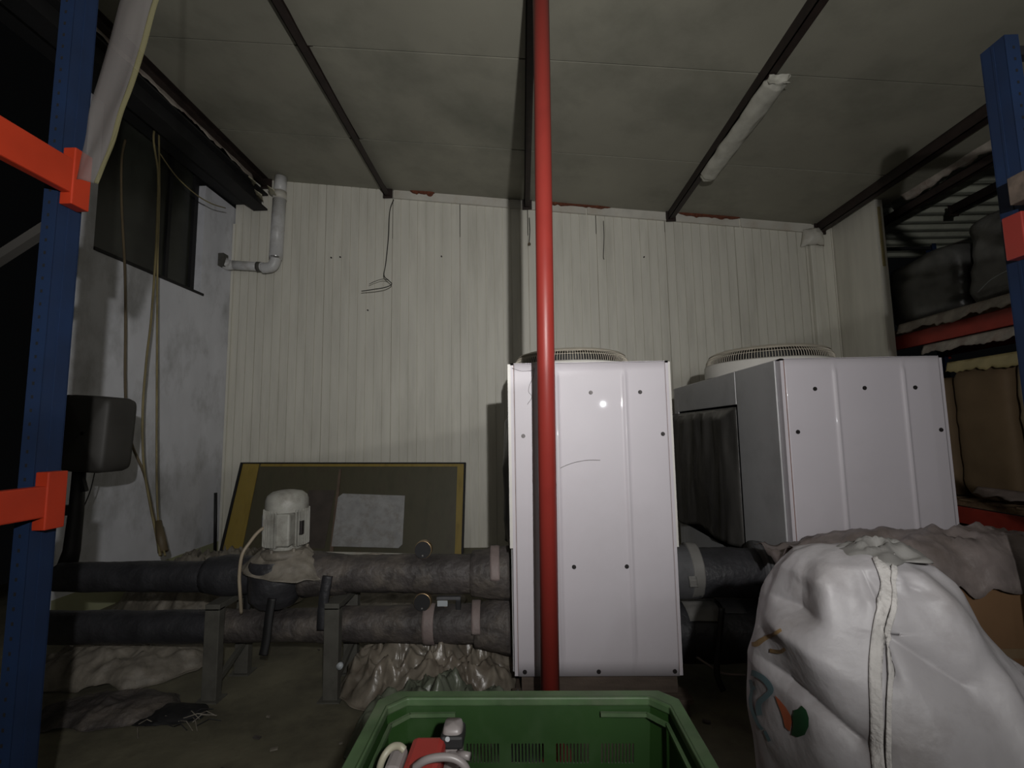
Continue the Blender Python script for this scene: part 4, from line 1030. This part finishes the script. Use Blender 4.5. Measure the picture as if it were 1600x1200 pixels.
ribbon('seam_band', 'seam', [(1372, 870), (1383, 900), (1384, 925), (1372, 985), (1367, 1050), (1370, 1120), (1372, 1180), (1378, 1240)], lambda t: 20, 0.0035, 0.003)
ribbon('seam_cord', 'seam', [(1392, 868), (1396, 900), (1394, 950), (1386, 1000), (1389, 1060), (1388, 1120), (1390, 1180), (1392, 1240)], lambda t: 8, 0.007, 0.004)
ribbon('stain', 'stain', [(1176, 1007), (1184, 1006), (1196, 998), (1222, 985)], lambda t: 9-7*abs(t-0.4), 0.003)
ribbon('stain', 'stain', [(1204, 1016), (1220, 1018), (1228, 1013)], lambda t: 6, 0.003)
ribbon('printed_letter', 'teal', [(1175, 1051), (1182, 1053), (1196, 1062), (1206, 1078), (1196, 1090), (1187, 1100), (1188, 1118)], lambda t: 9, 0.003)
ribbon('printed_letter', 'teal', [(1174, 1062), (1176, 1078), (1174, 1100), (1184, 1128), (1193, 1140)], lambda t: 5, 0.003)
decal('printed_dot', 'teal', [(1178, 1072), (1182, 1073), (1181, 1078), (1177, 1078)])
ribbon('printed_letter', 'teal', [(1196, 1142), (1200, 1150), (1204, 1158)], lambda t: 5, 0.003)
decal('printed_flame', 'orangeprint', [(1212, 1086), (1220, 1094), (1230, 1106), (1237, 1118), (1239, 1128), (1236, 1143), (1228, 1136), (1225, 1122), (1221, 1110), (1216, 1098)])
decal('printed_leaf', 'greenprint', [(1254, 1103), (1261, 1110), (1265, 1122), (1265, 1135), (1259, 1148), (1248, 1152), (1238, 1148), (1241, 1135), (1240, 1120), (1242, 1110), (1249, 1108)])
# neck gather and lifting strap
mb = MB()
def neck(u, v):
    t = 2*PI*u; r = 0.10*v*(1+0.3*nz(math.cos(t)*2, math.sin(t)*2))
    return (0.985+r*math.cos(t)*1.25, BY-0.03+r*math.sin(t)*0.9, 1.292+0.045*(1-v*v)*(0.4+0.8*fold(r*math.cos(t)*22, r*math.sin(t)*22, 3)))
mb.quadgrid(neck, 60, 16, True); mb.build('gathered_neck', 'greytape', bag, True, solid=0.004)
# white flap to the right
fp = MB()
a0 = at(1492, 985, 1.45); a1 = at(1600, 1043, 1.25); a2 = at(1680, 1085, 1.1)
pts = spline([a0, at(1545, 1008, 1.36), a1, a2], 8); n = len(pts); vv = []
for i, p in enumerate(pts): vv += [p, p+Vector((-0.01, -0.015, -0.035-0.008*nz(i*0.5)))]
fp.add(vv, [(2*i, 2*i+1, 2*i+3, 2*i+2) for i in range(n-1)])
fp.build('lifting_strap', 'bag', bag, True, solid=0.008)

# ------------------------------------------------------------------ green crates
CX0, CX1, CY0, CY1, CH = -0.28, 0.28, 0.55, 1.02, 0.33
def crate(z0, label, group=None):
    z1 = z0+CH; r = thing('plastic_crate', label, 'crate', ((CX0+CX1)/2, (CY0+CY1)/2, z0), group)
    t = 0.012; ch = 0.032                      # chamfered corners
    def wall(name, p, q, nslots, parent=r):
        # wall from p to q (xy), slotted in three rows; taper inward at the bottom
        p = Vector((*p, 0)); q = Vector((*q, 0)); L = (q-p).length; d = (q-p)/L
        us = [0.0]; solid_ = []
        groups = nslots; gw = L/(groups+0.4); bars = 10
        if groups:
            for g_ in range(groups):
                s0 = 0.2*gw+g_*gw+0.12*gw; sw = gw*0.76/bars
                for k in range(bars): us += [s0+k*sw, s0+k*sw+sw*0.5]; solid_.append(True)
        us += [L]; us = sorted(us)
        zr = [0, 0.05, 0.085, 0.105, 0.14, 0.16, 0.195, 0.21, 0.245, CH]
        mb = MB(); c = Vector(((CX0+CX1)/2, (CY0+CY1)/2, 0)); W = len(us)
        for z in zr:
            for u in us:
                pt = p+d*u; k = 1-0.10*(1-z/CH); pt = c+(pt-c)*k
                mb.v.append(Vector((pt.x, pt.y, z0+z)))
        for j in range(len(zr)-1):
            for i in range(W-1):
                if groups and j in (1, 3, 5, 7) and i % 2 == 1 and i < W-1: continue
                mb.f.append((j*W+i, j*W+i+1, (j+1)*W+i+1, (j+1)*W+i))
        return mb.build(name, 'crate', parent, solid=0.004)
    wall('side_wall', (CX0+ch, CY1), (CX1-ch, CY1), 5)
    wall('side_wall', (CX0+ch, CY0), (CX1-ch, CY0), 5)
    wall('side_wall', (CX0, CY0+ch), (CX0, CY1-ch), 3)
    wall('side_wall', (CX1, CY0+ch), (CX1, CY1-ch), 3)
    for a, b in (((CX0+ch, CY1), (CX0, CY1-ch)), ((CX1-ch, CY1), (CX1, CY1-ch)), ((CX0+ch, CY0), (CX0, CY0+ch)), ((CX1-ch, CY0), (CX1, CY0+ch))): wall('corner_wall', a, b, 0)
    k = 0.90; cx_, cy_ = (CX0+CX1)/2, (CY0+CY1)/2
    box((cx_-(CX1-CX0)/2*k+0.01, cy_-(CY1-CY0)/2*k+0.01, z0), (cx_+(CX1-CX0)/2*k-0.01, cy_+(CY1-CY0)/2*k-0.01, z0+0.008)).build('bottom', 'crate', r)
    # rim: octagonal flange
    def octo(o): return [(CX0-o+ch, CY1+o), (CX1+o-ch, CY1+o), (CX1+o, CY1+o-ch), (CX1+o, CY0-o+ch), (CX1+o-ch, CY0-o), (CX0-o+ch, CY0-o), (CX0-o, CY0-o+ch), (CX0-o, CY1+o-ch)]
    A = octo(-0.006); B = octo(0.022); mb = MB()
    vv = [(x, y, z1) for x, y in A]+[(x, y, z1) for x, y in B]+[(x, y, z1-0.022) for x, y in B]+[(x, y, z1-0.016) for x, y in A]
    ff = []
    for i in range(8):
        j = (i+1) % 8
        for a in range(3): ff.append((a*8+i, a*8+j, (a+1)*8+j, (a+1)*8+i))
        ff.append((24+i, 24+j, j, i))
    mb.add(vv, ff); mb.build('rim', 'craterim', r, bevel=0.003)
    # inner stacking ledges at the back corners
    for sx, s_ in ((CX0, 1), (CX1, -1)):
        L = MB(); zz = z1-0.028
        P_ = [(sx+s_*0.135, CY1-0.012), (sx+s_*(ch+0.012), CY1-0.014), (sx+s_*0.014, CY1-ch-0.016), (sx+s_*0.014, CY1-0.19)]
        for a, b in zip(P_, P_[1:]): L.bar((*a, zz), (*b, zz), 0.007, 0.007)
        L.build('stacking_ledge', 'craterim', r)
    return r
for k, lab in enumerate(['green slotted plastic crate, bottom of the foreground stack', 'green slotted plastic crate, middle of the foreground stack', 'open green slotted plastic crate at bottom centre holding the red tool']):
    crate(0.127+k*0.33, lab, 'stacked green crates')
r = thing('pallet', 'wooden pallet under the green crates in the foreground', 'pallet', (0, 0.8, 0))
for k in range(5): box((-0.38, 0.48+k*0.13, 0.104), (0.42, 0.58+k*0.13, 0.125)).build('plank', 'wood', r)
for x in (-0.38, -0.03, 0.32): box((x, 0.48, 0.005), (x+0.1, 1.10, 0.104)).build('runner', 'wood', r)

# ------------------------------------------------------------------ red tool in the crate
ZCB = 0.127+2*0.33+0.009
tool = thing('red_tool', 'red hand tool with grey upright grip, black band and curled white cord', 'tool', (-0.14, 0.80, ZCB))
g0 = at(708, 1128, 0.86); g1 = at(706, 1195, 0.84)
mb = MB()
def rgrip(u, v):
    t = 2*PI*u; e = 0.5; a = math.copysign(abs(math.cos(t))**e, math.cos(t)); b = math.copysign(abs(math.sin(t))**e, math.sin(t))
    z = ZCB+0.03+(g0.z-ZCB-0.03)*min(1, v*1.02); k = 1.0 if v < 0.95 else max(0.0, 1-((v-0.95)/0.05)**2)**0.5*0.99+0.01
    s_ = 0.0165+0.004*(1-v)
    return (g0.x+s_*a*k, 0.86+s_*b*k*1.1, z)
mb.quadgrid(rgrip, 32, 40, True); mb.build('grip', 'toolwhite', tool, True)
box((g0.x-0.0195, 0.838, at(706, 1166, .85).z), (g0.x+0.0195, 0.882, at(706, 1144, .85).z)).build('black_band', 'black', tool, bevel=0.005)
o = MB().cyl((g0.x-0.006, 0.8375, at(700, 1153, .84).z), (g0.x-0.006, 0.836, at(700, 1153, .84).z), 0.004, 10).build('white_mark', 'label', tool)
xa = at(634, 1180, 0.80).x; xb = at(690, 1180, 0.80).x; zt = at(660, 1166, 0.82).z
box((xa, 0.73, ZCB), (xb, 0.85, zt)).build('body', 'toolred', tool, bevel=0.010)
box((xa-0.026, 0.76, ZCB), (xa, 0.82, at(615, 1174, .8).z)).build('end_cap', 'toolwhite', tool, bevel=0.008)
MB().cyl((xa+0.008, 0.729, zt-0.018), (xa+0.008, 0.722, zt-0.018), 0.005, 12).build('screw', 'label', tool, True)
box((xb, 0.79, ZCB), (g0.x+0.02, 0.85, zt-0.02)).build('neck', 'toolwhite', tool, bevel=0.008)
MB().tube(spline([at(632, 1172, .80), at(624, 1166, .80), at(612, 1168, .79), at(600, 1182, .78), at(593, 1205, .78), at(596, 1240, .80)], 6), 0.0055, 10).build('cord', 'cord', tool, True)
MB().tube(spline([at(648, 1200, .74), at(665, 1188, .735), at(690, 1183, .735), at(712, 1186, .735), at(728, 1200, .735), at(735, 1225, .74)], 6), 0.0055, 10).build('cord', 'toolwhite', tool, True)
MB().cyl(at(715, 1178, .84), at(734, 1182, .83), 0.006, 10).build('spout', 'toolwhite', tool, True)

# ------------------------------------------------------------------ hanging film strip at upper left
mb = MB()
st = [(240, -60, 1.32, 62), (216, 0, 1.32, 58), (198, 70, 1.31, 58), (182, 130, 1.30, 56), (168, 175, 1.30, 52), (158, 215, 1.29, 46), (145, 250, 1.29, 40), (135, 283, 1.29, 34)]
def strip_mesh(a, b):
    mb = MB(); rows = st; n = len(rows)
    cs = spline([Vector((p[0], p[1], p[3])) for p in rows], 6)
    for i, c in enumerate(cs):
        for k in range(7):
            q = a+(b-a)*k/6
            p = at(c.x+c.z*q, c.y+8*q, 1.31); p.y += 0.004*math.sin(k*1.1+i*0.2)
            mb.v.append(p)
    L_ = len(cs)
    for i in range(L_-1):
        for k in range(6): mb.f.append((i*7+k, i*7+k+1, i*7+k+8, i*7+k+7))
    return mb
fs = thing('film_strip', 'cloudy grey strip of plastic film hanging beside the left blue frame', 'film', at(216, 0, 1.31))
strip_mesh(-0.5, 0.34).build('film', 'strapfilm', fs, True, solid=0.001)
strip_mesh(0.34, 0.5).build('yellow_edge', 'film2', fs, True, solid=0.001)
MB().tube([at(238, -60, 1.31), Vector((at(250, -60, 1.31).x, 1.31, ZC(-1.2)-0.02))], 0.004, 6).build('tie_string', 'strapfilm', fs, True)

# ------------------------------------------------------------------ groups for the repeats
GR = {'roof_purlin': 'dark roof purlins and beams', 'rack_upright': 'blue rack frames', 'rack_beam': 'red and orange rack beams', 'pipe_stand': 'steel pipe stands',
      'pressure_gauge': 'pressure gauges on the pipes', 'debris_pile': 'debris heaps on the floor', 'pallet': 'wooden pallets', 'hanging_cable': 'cables hanging at the left wall',
      'insulated_pipe': 'lagged water pipes', 'wrapped_load': 'black wrapped loads on the far rack', 'carton': 'cartons on the far rack', 'chiller': 'white chillers',
      'hanging_strap': 'dark straps hanging from the pipes', 'foam_filler': 'foam patches along the ceiling line', 'plastic_sheeting': 'crumpled sheets below the pipes', 'hanging_wire': 'thin wires hanging on the back wall'}
for o in list(col.objects):
    k = o.name.split('.')[0]
    if o.parent is None and k in GR and 'group' not in o and 'label' in o: o['group'] = GR[k]
